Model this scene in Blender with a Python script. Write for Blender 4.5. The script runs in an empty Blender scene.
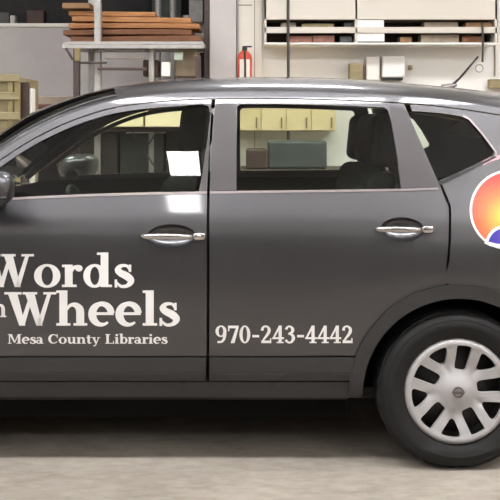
import bpy, bmesh, math, random
from mathutils import Vector, geometry

C = bpy.context.scene.collection
SC = bpy.context.scene
random.seed(7)

# ------------------------------------------------------------------ camera
cam_d = bpy.data.cameras.new('camera')
cam = bpy.data.objects.new('camera', cam_d)
C.objects.link(cam)
EYE = 1.52
HOR = 121.5          # picture row of the horizon
DIST = 4.0
FPX = 920.0
cam.location = (0, -DIST, EYE)
cam.rotation_euler = (math.pi / 2, 0, 0)
cam_d.sensor_width = 36.0
cam_d.lens = 36.0 * FPX / 500.0
cam_d.shift_y = -(250.0 - HOR) / 500.0
cam_d.clip_start = 0.05
SC.camera = cam

# ------------------------------------------------------------------ world, exposure
w = bpy.data.worlds.new('world')
SC.world = w
w.use_nodes = True
w.node_tree.nodes['Background'].inputs[0].default_value = (0.9, 0.85, 0.8, 1)
w.node_tree.nodes['Background'].inputs[1].default_value = 0.05
SC.view_settings.view_transform = 'Standard'
SC.view_settings.look = 'None'
SC.view_settings.gamma = 1.0
SC.view_settings.exposure = 0.0
SC.cycles.max_bounces = 12
SC.cycles.transparent_max_bounces = 24
SC.cycles.sample_clamp_indirect = 6.0
LAMP = 43.0          # radiance of the ceiling lamps

# ------------------------------------------------------------------ materials
def srgb(r, g, b):
    f = lambda c: (c / 255 / 12.92) if c / 255 <= 0.04045 else ((c / 255 + 0.055) / 1.055) ** 2.4
    return (f(r), f(g), f(b), 1)

def mat(name, col, rough=0.5, metal=0.0, coat=0.0, noise=None, bump=0.0, emit=None, coat_rough=0.03, spec=0.5):
    """noise = (scale, other colour, amount[, stretch])"""
    m = bpy.data.materials.new(name)
    m.use_nodes = True
    nt = m.node_tree
    p = nt.nodes['Principled BSDF']
    p.inputs['Base Color'].default_value = col
    p.inputs['Roughness'].default_value = rough
    p.inputs['Metallic'].default_value = metal
    p.inputs['Coat Weight'].default_value = coat
    p.inputs['Coat Roughness'].default_value = coat_rough
    p.inputs['Specular IOR Level'].default_value = spec
    if emit:
        p.inputs['Emission Color'].default_value = emit[0]
        p.inputs['Emission Strength'].default_value = emit[1]
    if noise or bump:
        tc = nt.nodes.new('ShaderNodeTexCoord')
        mp = nt.nodes.new('ShaderNodeMapping')
        nt.links.new(tc.outputs['Object'], mp.inputs[0])
        st = noise[3] if noise and len(noise) > 3 else (1, 1, 1)
        mp.inputs['Scale'].default_value = st
        nz = nt.nodes.new('ShaderNodeTexNoise')
        nz.inputs['Scale'].default_value = noise[0] if noise else 40
        nz.inputs['Detail'].default_value = 6
        nz.inputs['Roughness'].default_value = 0.62
        nt.links.new(mp.outputs[0], nz.inputs['Vector'])
        if noise:
            rp = nt.nodes.new('ShaderNodeValToRGB')
            rp.color_ramp.elements[0].position = 0.38
            rp.color_ramp.elements[1].position = 0.66
            rp.color_ramp.elements[0].color = col
            a = noise[2]
            rp.color_ramp.elements[1].color = tuple(col[i] * (1 - a) + noise[1][i] * a for i in range(3)) + (1,)
            nt.links.new(nz.outputs['Fac'], rp.inputs[0])
            nt.links.new(rp.outputs[0], p.inputs['Base Color'])
        if bump:
            bp = nt.nodes.new('ShaderNodeBump')
            bp.inputs['Strength'].default_value = bump
            bp.inputs['Distance'].default_value = 0.01
            nt.links.new(nz.outputs['Fac'], bp.inputs['Height'])
            nt.links.new(bp.outputs[0], p.inputs['Normal'])
    return m

def glass_mat(name, tint, ior=1.5):
    m = bpy.data.materials.new(name)
    m.use_nodes = True
    nt = m.node_tree
    nt.nodes.remove(nt.nodes['Principled BSDF'])
    out = nt.nodes['Material Output']
    t = nt.nodes.new('ShaderNodeBsdfTransparent')
    t.inputs[0].default_value = tint
    g = nt.nodes.new('ShaderNodeBsdfGlossy')
    g.inputs['Roughness'].default_value = 0.01
    fr = nt.nodes.new('ShaderNodeFresnel')
    fr.inputs[0].default_value = ior
    mx = nt.nodes.new('ShaderNodeMixShader')
    nt.links.new(fr.outputs[0], mx.inputs[0])
    nt.links.new(t.outputs[0], mx.inputs[1])
    nt.links.new(g.outputs[0], mx.inputs[2])
    nt.links.new(mx.outputs[0], out.inputs['Surface'])
    return m

M = {}
M['paint'] = mat('gunmetal_paint', srgb(84, 83, 85), 0.43, 1.0, 0.8, coat_rough=0.06)
M['clad'] = mat('black_plastic', srgb(38, 37, 37), 0.5, noise=(300, srgb(46, 45, 45), 0.6), bump=0.1)
M['black'] = mat('black_trim', srgb(20, 20, 21), 0.35)
M['pillar'] = mat('satin_pillar_film', srgb(70, 65, 66), 0.5, spec=.45)
M['rubber'] = mat('tyre_rubber', srgb(19, 18, 18), 0.7, noise=(25, srgb(26, 25, 24), 0.7), bump=0.12, spec=.3)
M['dark'] = mat('underbody_black', srgb(12, 11, 11), 0.9, spec=.2)
M['silver'] = mat('silver_wheel_paint', srgb(168, 165, 165), 0.5, 0.3, 0.0)
M['chrome'] = mat('bright_metal', srgb(205, 200, 198), 0.14, 1.0)
M['satin'] = mat('satin_metal', srgb(132, 124, 123), 0.4, 1.0)
M['glass'] = glass_mat('window_glass', (0.86, 0.91, 0.84, 1))
M['wglass'] = glass_mat('windshield_glass', (0.80, 0.86, 0.80, 1))
M['letter'] = mat('white_vinyl', srgb(222, 219, 216), 0.5)
M['headliner'] = mat('headliner_fabric', srgb(226, 212, 180), 0.9)
M['interior'] = mat('dark_interior', srgb(20, 23, 22), 0.8)
M['seat'] = mat('seat_fabric', srgb(22, 26, 25), 0.9)
M['lens'] = mat('red_lamp_lens', srgb(150, 14, 16), 0.12, 0, 1.0)
M['clearlens'] = mat('clear_lamp_lens', srgb(205, 208, 212), 0.1, 0.3, 1.0)
M['concrete'] = None
M['wall'] = mat('grey_wall_paint', srgb(186, 180, 178), 0.75, noise=(1.4, srgb(200, 195, 190), 0.7), bump=0.03)
M['cream'] = mat('cream_wall_paint', srgb(228, 222, 210), 0.7, noise=(1.8, srgb(220, 213, 202), 0.7), bump=0.03)
M['creamgrey'] = mat('grey_cream_panel', srgb(234, 231, 226), 0.7, noise=(2.5, srgb(226, 223, 218), 0.7))
M['white'] = mat('white_paint', srgb(234, 229, 220), 0.55)
M['shelfpaint'] = mat('cream_shelf_paint', srgb(206, 198, 186), .6)
M['ceil'] = mat('ceiling_paint', srgb(236, 235, 232), 0.8)
M['darkwall'] = mat('dark_upper_wall', srgb(30, 28, 30), 0.8, noise=(3, srgb(48, 44, 44), 0.8))
M['rackgrey'] = mat('grey_rack_steel', srgb(176, 172, 168), 0.45, 0.2, noise=(14, srgb(150, 146, 142), 0.6))
M['rackdark'] = mat('dark_brown_steel', srgb(62, 48, 46), 0.5, noise=(20, srgb(84, 66, 60), 0.6))
M['ochre'] = mat('ochre_paint', srgb(140, 126, 84), 0.6, noise=(12, srgb(120, 104, 66), 0.7))
M['wood'] = mat('brown_board', srgb(168, 116, 70), 0.7, noise=(5, srgb(128, 82, 46), 0.8, (1, 8, 8)))
M['wood2'] = mat('orange_board', srgb(178, 126, 78), 0.7, noise=(5, srgb(140, 92, 54), 0.8, (1, 8, 8)))
M['wooddark'] = mat('dark_board', srgb(96, 62, 40), 0.75, noise=(6, srgb(128, 80, 48), 0.8, (1, 8, 8)))
M['crate'] = mat('pale_crate_wood', srgb(150, 138, 104), 0.75, noise=(4, srgb(126, 112, 82), 0.8, (1, 6, 6)))
M['card'] = mat('cardboard', srgb(150, 116, 84), 0.8, noise=(5, srgb(130, 98, 70), 0.6))
M['cardred'] = mat('reddish_carton', srgb(150, 104, 92), 0.8, noise=(9, srgb(120, 80, 70), 0.7))
M['cardgrey'] = mat('grey_tan_carton', srgb(150, 136, 118), 0.8, noise=(9, srgb(126, 114, 98), 0.7))
M['brown'] = mat('dark_brown_paint', srgb(58, 40, 34), 0.6, noise=(9, srgb(74, 54, 44), 0.7))
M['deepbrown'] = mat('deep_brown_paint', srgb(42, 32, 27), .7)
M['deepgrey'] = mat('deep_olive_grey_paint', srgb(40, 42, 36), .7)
M['maroon'] = mat('maroon_fabric', srgb(92, 56, 50), 0.85, noise=(14, srgb(120, 84, 72), 0.8))
M['machine'] = mat('machine_grey', srgb(66, 70, 68), 0.5, noise=(8, srgb(54, 58, 56), 0.7))
M['greenish'] = mat('pale_grey_green', srgb(150, 160, 146), 0.6, noise=(6, srgb(170, 178, 164), 0.7))
M['red'] = mat('red_enamel', srgb(206, 84, 62), 0.35)
M['cable'] = mat('dark_cable', srgb(60, 54, 50), 0.6)
M['lamp'] = mat('lamp_diffuser', srgb(240, 240, 235), 0.5, emit=((0.97, 0.975, 1.0, 1), LAMP))

def floor_mat():
    m = bpy.data.materials.new('concrete_floor')
    m.use_nodes = True
    nt = m.node_tree
    p = nt.nodes['Principled BSDF']
    tc = nt.nodes.new('ShaderNodeTexCoord')
    def nz(scale, det, st=(1, 1, 1), rough=0.6):
        mp = nt.nodes.new('ShaderNodeMapping')
        mp.inputs['Scale'].default_value = st
        n = nt.nodes.new('ShaderNodeTexNoise')
        n.inputs['Scale'].default_value = scale
        n.inputs['Detail'].default_value = det
        n.inputs['Roughness'].default_value = rough
        nt.links.new(tc.outputs['Object'], mp.inputs[0])
        nt.links.new(mp.outputs[0], n.inputs['Vector'])
        return n
    def ramp(n, a, b, ca, cb):
        r = nt.nodes.new('ShaderNodeValToRGB')
        r.color_ramp.elements[0].position = a
        r.color_ramp.elements[1].position = b
        r.color_ramp.elements[0].color = ca
        r.color_ramp.elements[1].color = cb
        nt.links.new(n.outputs['Fac'], r.inputs[0])
        return r
    r1 = ramp(nz(1.6, 8), 0.35, 0.68, srgb(144, 136, 126), srgb(165, 157, 146))
    r2 = ramp(nz(9, 8, (1, 2.2, 1), 0.7), 0.36, 0.62, srgb(178, 168, 156), srgb(255, 255, 255))
    r3 = ramp(nz(3.2, 9, (0.5, 2.5, 1), 0.72), 0.30, 0.46, srgb(196, 186, 172), srgb(255, 255, 255))
    def mul(a, b, f):
        x = nt.nodes.new('ShaderNodeMix')
        x.data_type = 'RGBA'
        x.blend_type = 'MULTIPLY'
        x.inputs[0].default_value = f
        nt.links.new(a.outputs[0], x.inputs[6])
        nt.links.new(b.outputs[0], x.inputs[7])
        class O: outputs = [x.outputs[2]]
        return O
    o = mul(mul(r1, r2, 0.42), r3, 0.6)
    nt.links.new(o.outputs[0], p.inputs['Base Color'])
    p.inputs['Roughness'].default_value = 0.6
    bp = nt.nodes.new('ShaderNodeBump')
    bp.inputs['Strength'].default_value = 0.08
    bp.inputs['Distance'].default_value = 0.01
    n = nz(60, 5)
    nt.links.new(n.outputs['Fac'], bp.inputs['Height'])
    nt.links.new(bp.outputs[0], p.inputs['Normal'])
    return m
M['concrete'] = floor_mat()

# ------------------------------------------------------------------ object helpers
def link(name, me, m, parent=None, label=None, cat=None, group=None, kind=None):
    if m is not None and not me.materials:
        me.materials.append(m)
    o = bpy.data.objects.new(name, me)
    C.objects.link(o)
    if parent: o.parent = parent
    if label: o['label'] = label
    if cat: o['category'] = cat
    if group: o['group'] = group
    if kind: o['kind'] = kind
    return o

def empty(name, label, cat, loc=(0, 0, 0), group=None):
    o = bpy.data.objects.new(name, None)
    C.objects.link(o)
    o.location = loc
    o.empty_display_size = 0.1
    o['label'] = label
    o['category'] = cat
    if group: o['group'] = group
    return o

def bm_obj(name, bm, m, parent=None, smooth=None, offset=None, **k):
    """smooth = angle in degrees; offset = subtract from all verts (thing origin)"""
    bmesh.ops.recalc_face_normals(bm, faces=bm.faces)
    if smooth is not None:
        for f in bm.faces: f.smooth = True
        a = math.radians(smooth)
        for e in bm.edges:
            if len(e.link_faces) == 2 and e.calc_face_angle(0) > a: e.smooth = False
    me = bpy.data.meshes.new(name)
    bm.to_mesh(me)
    bm.free()
    if offset is not None:
        off = Vector(offset)
        for v in me.vertices: v.co -= off
    return link(name, me, m, parent, **k)

def box(bm, x0, x1, y0, y1, z0, z1, bev=0.0, seg=2):
    r = bmesh.ops.create_cube(bm, size=1)
    vs = r['verts']
    for v in vs:
        v.co = Vector(((x0 + x1) / 2 + v.co.x * (x1 - x0), (y0 + y1) / 2 + v.co.y * (y1 - y0), (z0 + z1) / 2 + v.co.z * (z1 - z0)))
    if bev > 0:
        es = list({e for v in vs for e in v.link_edges})
        bmesh.ops.bevel(bm, geom=es, offset=bev, segments=seg, affect='EDGES', profile=0.5)

def tube(bm, pts, r, n=10, cap=True, closed=False):
    pts = [Vector(p) for p in pts]
    rings = []
    N = len(pts)
    up = None
    for i, p in enumerate(pts):
        a = pts[(i - 1) % N] if (i > 0 or closed) else p
        b = pts[(i + 1) % N] if (i < N - 1 or closed) else p
        t = (b - a).normalized()
        if up is None:
            up = Vector((0, 0, 1)) if abs(t.z) < 0.9 else Vector((1, 0, 0))
        s = t.cross(up).normalized()
        u = s.cross(t).normalized()
        up = u
        rr = r[i] if isinstance(r, (list, tuple)) else r
        rings.append([bm.verts.new(p + (s * math.cos(k * 2 * math.pi / n) + u * math.sin(k * 2 * math.pi / n)) * rr) for k in range(n)])
    for i in range(N - 1 + (1 if closed else 0)):
        A, B = rings[i], rings[(i + 1) % N]
        for k in range(n):
            bm.faces.new((A[k], A[(k + 1) % n], B[(k + 1) % n], B[k]))
    if cap and not closed:
        bm.faces.new(rings[0]); bm.faces.new(rings[-1])

def lathe_y(bm, prof, cx, cz, n=72, arc=(0, 2 * math.pi)):
    """prof = [(radius, y)], turned about an axis along y through (cx, cz)"""
    full = abs(arc[1] - arc[0] - 2 * math.pi) < 1e-6
    rings = []
    cnt = n if full else n + 1
    for k in range(cnt):
        a = arc[0] + (arc[1] - arc[0]) * k / n
        rings.append([bm.verts.new((cx + r * math.cos(a), y, cz + r * math.sin(a))) for r, y in prof])
    for k in range(n if full else n):
        A, B = rings[k], rings[(k + 1) % cnt]
        for i in range(len(prof) - 1):
            bm.faces.new((A[i], A[i + 1], B[i + 1], B[i]))

def grid(bm, rows):
    V = [[bm.verts.new(p) for p in r] for r in rows]
    for i in range(len(V) - 1):
        for j in range(len(V[0]) - 1):
            bm.faces.new((V[i][j], V[i][j + 1], V[i + 1][j + 1], V[i + 1][j]))
    return V

# ------------------------------------------------------------------ interpolation
def herm(knots):
    xs = [k[0] for k in knots]; ys = [k[1] for k in knots]
    n = len(xs)
    d = [(ys[i + 1] - ys[i]) / (xs[i + 1] - xs[i]) for i in range(n - 1)]
    m = [d[0]] + [0.0 if d[i - 1] * d[i] < 0 else (d[i - 1] * (xs[i + 1] - xs[i]) + d[i] * (xs[i] - xs[i - 1])) / (xs[i + 1] - xs[i - 1]) for i in range(1, n - 1)] + [d[-1]]
    def f(x):
        if x <= xs[0]: return ys[0] + m[0] * (x - xs[0])
        if x >= xs[-1]: return ys[-1] + m[-1] * (x - xs[-1])
        i = 0
        while x > xs[i + 1]: i += 1
        h = xs[i + 1] - xs[i]
        t = (x - xs[i]) / h
        return ((1 + 2 * t) * (1 - t) ** 2 * ys[i] + t * (1 - t) ** 2 * h * m[i] + t * t * (3 - 2 * t) * ys[i + 1] + t * t * (t - 1) * h * m[i + 1])
    return f

def sm(pts, n=6):
    """Catmull-Rom through 2D points"""
    out = []
    P = [pts[0]] + list(pts) + [pts[-1]]
    for i in range(1, len(P) - 2):
        a, b, c, d = P[i - 1], P[i], P[i + 1], P[i + 2]
        for k in range(n):
            t = k / n
            out.append(tuple(0.5 * (2 * b[q] + (c[q] - a[q]) * t + (2 * a[q] - 5 * b[q] + 4 * c[q] - d[q]) * t * t + (3 * b[q] - a[q] - 3 * c[q] + d[q]) * t ** 3) for q in range(2)))
    out.append(tuple(pts[-1]))
    return out

# ================================================================== SETTING
def struct(name, bm, m, **k):
    return bm_obj(name, bm, m, kind='structure', **k)

XL, XR, YB, YF, ZC = -7.0, 7.0, 6.6, -8.0, 4.6
b = bmesh.new(); box(b, XL - .2, XR + .2, YF - .2, YB + .2, -0.15, 0); struct('floor', b, M['concrete'])
b = bmesh.new(); box(b, XL - .2, XR + .2, YF - .2, YB + .2, ZC, ZC + .15); struct('ceiling', b, M['ceil'])
b = bmesh.new(); box(b, XL - .2, XL, YF, YB, 0, ZC); struct('wall_left', b, M['wall'])
b = bmesh.new(); box(b, XR, XR + .2, YF, YB, 0, ZC); struct('wall_right', b, M['cream'])
b = bmesh.new(); box(b, XL, XR, YF - .2, YF, 0, 3.2); struct('wall_front', b, mat('dark_reflected_wall', srgb(74, 72, 72), .7))  # unseen wall, lower part made dark so the lower doors reflect dark
b = bmesh.new(); box(b, XL, XR, YF - .2, YF, 3.2, ZC); struct('wall_front_upper', b, M['ceil'])
# back wall: grey painted up to a ledge, dark boarded loft space above it
b = bmesh.new(); box(b, XL, -0.2, YB, YB + .2, 0, 2.65); struct('wall_back', b, M['wall'])
b = bmesh.new(); box(b, XL, -0.2, YB + .12, YB + .2, 2.65, ZC); struct('wall_back_upper', b, M['darkwall'])
b = bmesh.new(); box(b, XL, -0.2, YB - .02, YB + .12, 2.61, 2.65); struct('trim_1', b, M['white'])
# cream partition on the right, nearer than the back wall
YP = 5.2
b = bmesh.new(); box(b, -0.13, XR, YP, YP + .15, 0, ZC); struct('wall_partition', b, M['creamgrey'])
# grey column where the partition starts
b = bmesh.new(); box(b, -0.40, -0.135, YP - .12, YP + .2, 0, ZC, 0.008); struct('trim_2', b, M['wall'])
b = bmesh.new(); box(b, -0.455, -0.405, YP - .06, YP + .14, 0, ZC, 0.004); struct('trim_3', b, M['rackdark'])

# ------------------------------------------------------------------ ceiling lamps
def lamp(x, y, sx, sy, hang, label):
    t = empty('ceiling_light', label, 'ceiling light', (x, y, ZC), 'lights on the ceiling')
    d = 0.03
    if hang == 0:
        b = bmesh.new()
        box(b, -sx/2 - d, sx/2 + d, -sy/2 - d, -sy/2, -0.08, 0); box(b, -sx/2 - d, sx/2 + d, sy/2, sy/2 + d, -0.08, 0)
        box(b, -sx/2 - d, -sx/2, -sy/2, sy/2, -0.08, 0); box(b, sx/2, sx/2 + d, -sy/2, sy/2, -0.08, 0)
        bm_obj('frame', b, M['white'], t)
        b = bmesh.new(); box(b, -sx/2, sx/2, -sy/2, sy/2, -0.06, -0.03)
    else:
        for q in (-1, 1):
            b = bmesh.new(); box(b, q * sx/2 - d, q * sx/2 + d, -sy/2 - .01, sy/2 + .01, -hang - .01, -hang + .09, .004)
            bm_obj('end_cap', b, M['white'], t)
            b = bmesh.new(); tube(b, [(q * sx/2, 0, -hang + .08), (q * sx/2, 0, 0)], .008, 8)
            bm_obj('hanging_rod', b, M['rackgrey'], t)
        b = bmesh.new(); box(b, -sx/2, sx/2, -sy/2 - .01, sy/2 + .01, -hang - .03, -hang, .004)
        bm_obj('tray', b, M['white'], t)
        b = bmesh.new(); box(b, -sx/2 + d, sx/2 - d, -sy/2, sy/2, -hang, -hang + .08, .01)
    bm_obj('diffuser', b, M['lamp'], t)
LAMPS = [(-0.66, -3.80, 0.31, 0.72, 0, 'single white panel light set flush in the ceiling over the floor before the front door')]
for y, xs, sx, sy, hang, word in ((-1.55, (-5, -2.5, 0, 2.5, 5), 2.3, 0.40, 0, 'strip light in the flush row nearest the car'),
                                  (-4.1, (-3.6, 3.6), 1.6, .45, 1.2, 'added low hanging uplight in the near pair before the car'),  # added uplights, brighten the ceiling that the upper doors reflect
                                  (-6.4, (-4.2, 4.2), 1.6, .45, 0, 'flush panel light in the farthest pair before the car'),
                                  (2.4, (-2.9, .4, 3.7), 1.3, .6, 0, 'flush panel light in the row behind the car')):
    names = {5: ('leftmost', 'second from left', 'middle', 'second from right', 'rightmost'), 3: ('leftmost', 'middle', 'rightmost'), 2: ('left', 'right')}[len(xs)]
    for x, nm in zip(xs, names): LAMPS.append((x, y, sx, sy, hang, '%s white %s' % (nm, word)))
for a in LAMPS: lamp(*a)

# ================================================================== CAR
car = empty('car', 'dark grey compact SUV with white lettering on its doors parked on the concrete', 'car', (0, 0.92, 0))
CARW = 1.84
_sz = herm([(0.18, .12), (.26, .072), (.31, .046), (.37, .024), (.48, .013), (.60, .003), (.72, .0), (.88, .005), (.955, .0095),
            (1.0, .0155), (1.04, .0240), (1.075, .0345), (1.088, .0395), (1.12, .0530), (1.155, .0675), (1.19, .083), (1.30, .1235), (1.42, .1715), (1.52, .2145), (1.60, .2530), (1.66, .290), (1.75, .365)])
def S(x, z):
    z -= .02
    s = _sz(z)
    if z > 1.0:
        t = max(0.0, (x - 0.55)); s += 0.06 * t * t * min(1, (z - 1.0) / 0.4)
    # haunch over the rear wheel
    if 0.2 < x < 1.7:
        s -= 0.016 * math.exp(-((x - 0.95) / 0.42) ** 2) * math.exp(-((z - 0.86) / 0.16) ** 2)
    if x > 1.35: s += 0.28 * ((x - 1.35) / 0.5) ** 2.5
    if x < -1.9: s += 0.36 * ((-1.9 - x) / 0.85) ** 2.5
    return s

_sg = herm([(1.10, .058), (1.15, .0725), (1.19, .0850), (1.30, .1250), (1.42, .1720), (1.52, .2145), (1.60, .2530), (1.66, .290)])
def SG(x, z):
    """the window panes: one even barrel curve"""
    return S(x, z) - _sz(z - .02) + _sg(z - .02)

def P2(px, row):
    """picture measurement -> (x, z) on the near flank of the car"""
    x, z = (px - 250) / 230, EYE - (row - HOR) / 230
    for _ in range(8):
        d = DIST + S(x, z)
        x, z = (px - 250) * d / FPX, EYE - (row - HOR) * d / FPX
    return (x, z)
def PL(pts): return [P2(*p) for p in pts]

def inside(pt, poly):
    x, y = pt
    c = False
    n = len(poly)
    j = n - 1
    for i in range(n):
        xi, yi = poly[i]; xj, yj = poly[j]
        if (yi > y) != (yj > y) and x < (xj - xi) * (y - yi) / (yj - yi) + xi: c = not c
        j = i
    return c

def dens(poly, h):
    out = []
    n = len(poly)
    for i in range(n):
        a, b_ = poly[i], poly[(i + 1) % n]
        L = math.hypot(b_[0] - a[0], b_[1] - a[1])
        if L < 1e-5: continue
        k = max(1, int(L / h))
        for q in range(k): out.append((a[0] + (b_[0] - a[0]) * q / k, a[1] + (b_[1] - a[1]) * q / k))
    return out

def flat_mesh(poly, holes=(), h=0.03, flange=None):
    """triangulate an outline with holes -> pts2d, tris, boundary edges"""
    loops = [dens(poly, h)] + [dens(q, h) for q in holes]
    pts, edges = [], []
    for lp in loops:
        s = len(pts)
        pts += lp
        edges += [(s + i, s + (i + 1) % len(lp)) for i in range(len(lp))]
    x0 = min(p[0] for p in loops[0]); x1 = max(p[0] for p in loops[0])
    y0 = min(p[1] for p in loops[0]); y1 = max(p[1] for p in loops[0])
    bnd = list(pts)
    cell = {}
    for p in bnd: cell.setdefault((int(p[0] // h), int(p[1] // h)), []).append(p)
    gy = y0 + h * 0.5
    while gy < y1:
        gx = x0 + h * 0.5
        while gx < x1:
            p = (gx, gy)
            if inside(p, loops[0]) and not any(inside(p, q) for q in loops[1:]):
                ci, cj = int(gx // h), int(gy // h)
                near = any((gx - q[0]) ** 2 + (gy - q[1]) ** 2 < (0.45 * h) ** 2 for a in (-1, 0, 1) for c in (-1, 0, 1) for q in cell.get((ci + a, cj + c), ()))
                if not near: pts.append(p)
            gx += h
        gy += h
    r = geometry.delaunay_2d_cdt([Vector(p) for p in pts], edges, [], 0, 1e-6)
    vs, fs = r[0], r[2]
    tris = []
    for f in fs:
        c = (sum(vs[i][0] for i in f) / len(f), sum(vs[i][1] for i in f) / len(f))
        if inside(c, loops[0]) and not any(inside(c, q) for q in loops[1:]): tris.append(f)
    return [(v[0], v[1]) for v in vs], tris

def surf_panel(name, poly, m, holes=(), h=0.03, lift=0.0, flange=0.025, parent=None, far=False, zflat=None, label=None, fn=None, thick=False):
    """a panel of the flank: outline in (x, z) laid on the body surface, edges turned inwards"""
    vs, tris = flat_mesh(poly, holes, h)
    f = fn or (lambda x, z: S(x, z))
    bm = bmesh.new()
    def co(x, z, extra=0.0):
        y = f(x, z) - lift + extra
        return (x, (CARW - y) if far else y, z)
    V = [bm.verts.new(co(*p)) for p in vs]
    cnt = {}
    for t in tris:
        try: bm.faces.new([V[i] for i in t])
        except ValueError: continue
        for a in range(len(t)):
            e = tuple(sorted((t[a], t[(a + 1) % len(t)])))
            cnt[e] = cnt.get(e, 0) + 1
    for fc in bm.faces: fc.smooth = True
    if flange:
        for e, c in cnt.items():
            if c == 1:
                i, j = e
                a, b_ = bm.verts.new(co(*vs[i])), bm.verts.new(co(*vs[j]))
                c_, d = bm.verts.new(co(*vs[j], flange)), bm.verts.new(co(*vs[i], flange))
                bm.faces.new((a, b_, c_, d))
    loose = [v for v in bm.verts if not v.link_faces]
    bmesh.ops.delete(bm, geom=loose, context='VERTS')
    # face outwards
    sgn = 1 if far else -1
    for fc in bm.faces:
        fc.normal_update()
        if fc.smooth and fc.normal.y * sgn < 0: fc.normal_flip()
    me = bpy.data.meshes.new(name)
    bm.to_mesh(me); bm.free()
    off = Vector((0, CARW / 2, 0))
    # smooth normals from the surface itself, plain ones on the turned edges
    nr = [None] * len(me.vertices)
    for p in me.polygons:
        if not p.use_smooth:
            for i in p.vertices: nr[i] = p.normal.copy()
    for i, v in enumerate(me.vertices):
        if nr[i] is None:
            x, z = v.co.x, v.co.z
            e = .004
            gx, gz = (f(x + e, z) - f(x - e, z)) / (2 * e), (f(x, z + e) - f(x, z - e)) / (2 * e)
            nr[i] = Vector((gx, sgn, gz)).normalized()
    me.normals_split_custom_set_from_vertices(nr)
    for v in me.vertices: v.co -= off
    return link(name, me, m, parent, label=label)

def car_obj(name, bm, m, parent=None, smooth=40, label=None):
    return bm_obj(name, bm, m, parent or car, smooth=smooth, offset=(0, CARW / 2, 0), label=label)

# --- key curves in picture measure
CANT = sm([(-70, 200), (-35, 176), (0, 152), (30, 133), (65, 116), (100, 104), (130, 98), (170, 94), (210, 92), (300, 92), (400, 96), (460, 102), (510, 110), (560, 120), (620, 134)], 5)
def cant_row(px):
    for i in range(len(CANT) - 1):
        if CANT[i][0] <= px <= CANT[i + 1][0]:
            t = (px - CANT[i][0]) / (CANT[i + 1][0] - CANT[i][0])
            return CANT[i][1] + t * (CANT[i + 1][1] - CANT[i][1])
    return CANT[0][1] if px < CANT[0][0] else CANT[-1][1]
def below(d, a, b_, n=24):
    """curve running d pixels below the cant line (further out where it is steep)"""
    out = []
    for i in range(n + 1):
        px = a + (b_ - a) * i / n
        sl = (cant_row(px + 4) - cant_row(px - 4)) / 8
        out.append((px, cant_row(px) + d * math.sqrt(1 + sl * sl)))
    return out
cz_pts = PL(CANT)
_cz = herm([cz_pts[i] for i in range(0, len(cz_pts), 2)])
def zc(x): return _cz(x)
_H = lambda x: _H0(x) + .02
_H0 = herm([(-1.9, 1.04), (-1.7, 1.13), (-1.45, 1.33), (-1.25, 1.468), (-1.1, 1.562), (-.975, 1.607), (-.75, 1.669), (-.5, 1.709), (-.1, 1.729), (.25, 1.731), (.75, 1.703), (1.25, 1.653), (1.5, 1.615), (1.75, 1.565)])
WC = (458.3 - 250) * 4.0 / FPX, 0.342          # rear wheel centre
FW = WC[0] - 2.706                              # front axle

def U(x, t, drop=0.0):
    """upper surface: t 0 = near cant line, 1 = centre line, 2 = far cant line"""
    far = t > 1
    tt = 2 - t if far else t
    z0 = zc(x); y0 = S(x, z0); z3 = max(_H(x), z0 + 0.015)
    dz = z3 - z0
    q1 = (y0 + min(0.05, 0.30 * dz + .012), z0 + min(0.060, 0.62 * dz))
    q2 = (0.48, z3)
    a, b_, c, d = (1 - tt) ** 3, 3 * tt * (1 - tt) ** 2, 3 * tt * tt * (1 - tt), tt ** 3
    y = a * y0 + b_ * q1[0] + c * q2[0] + d * 0.92
    z = a * z0 + b_ * q1[1] + c * q2[1] + d * z3
    return Vector((x, CARW - y if far else y, z - drop))

TS = [0, .01, .025, .045, .07, .1, .14, .18, .23, .29, .36, .45, .55, .67, .8, .9, 1]
TS = TS + [2 - t for t in TS[-2::-1]]
def xtop(t): tt = min(t, 2 - t); return -0.60 - 0.07 * (1 - (1 - tt) ** 2)
def xbot(t): tt = min(t, 2 - t); return -1.36 - 0.34 * (1 - (1 - tt) ** 2)

# roof skin
b = bmesh.new()
xs = [k / 28 for k in range(29)]
grid(b, [[U(xtop(t) + (1.70 - xtop(t)) * s, t) for t in TS] for s in xs])
car_obj('roof', b, M['paint'], smooth=60)
# A-pillars (outer strips of the windshield frame) and the windshield between
PT = 0.14
for far in (False, True):
    b = bmesh.new()
    tt = [t for t in TS if t <= PT]
    grid(b, [[U(xbot(t) + (xtop(t) - xbot(t)) * s, 2 - t if far else t) for t in tt] for s in [k / 20 for k in range(21)]])
    car_obj('windshield_pillar', b, M['paint'], smooth=60)
b = bmesh.new()
tw = [t for t in TS if PT <= t <= 2 - PT]
grid(b, [[U(xbot(t) + (xtop(t) - xbot(t)) * s, t) for t in tw] for s in [k / 16 for k in range(17)]])
car_obj('windshield', b, M['wglass'], smooth=60)
# windshield seal
for far in (False, True):
    b = bmesh.new()
    tube(b, [U(xbot(PT) + (xtop(PT) - xbot(PT)) * k / 16, 2 - PT if far else PT) for k in range(17)], 0.007, 6)
    car_obj('windshield_seal', b, M['black'])
# headliner
b = bmesh.new()
grid(b, [[U(-0.62 + 2.2 * s, t, 0.035) for t in TS] for s in [k / 12 for k in range(13)]])
car_obj('headliner', b, M['headliner'], smooth=60)
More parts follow.
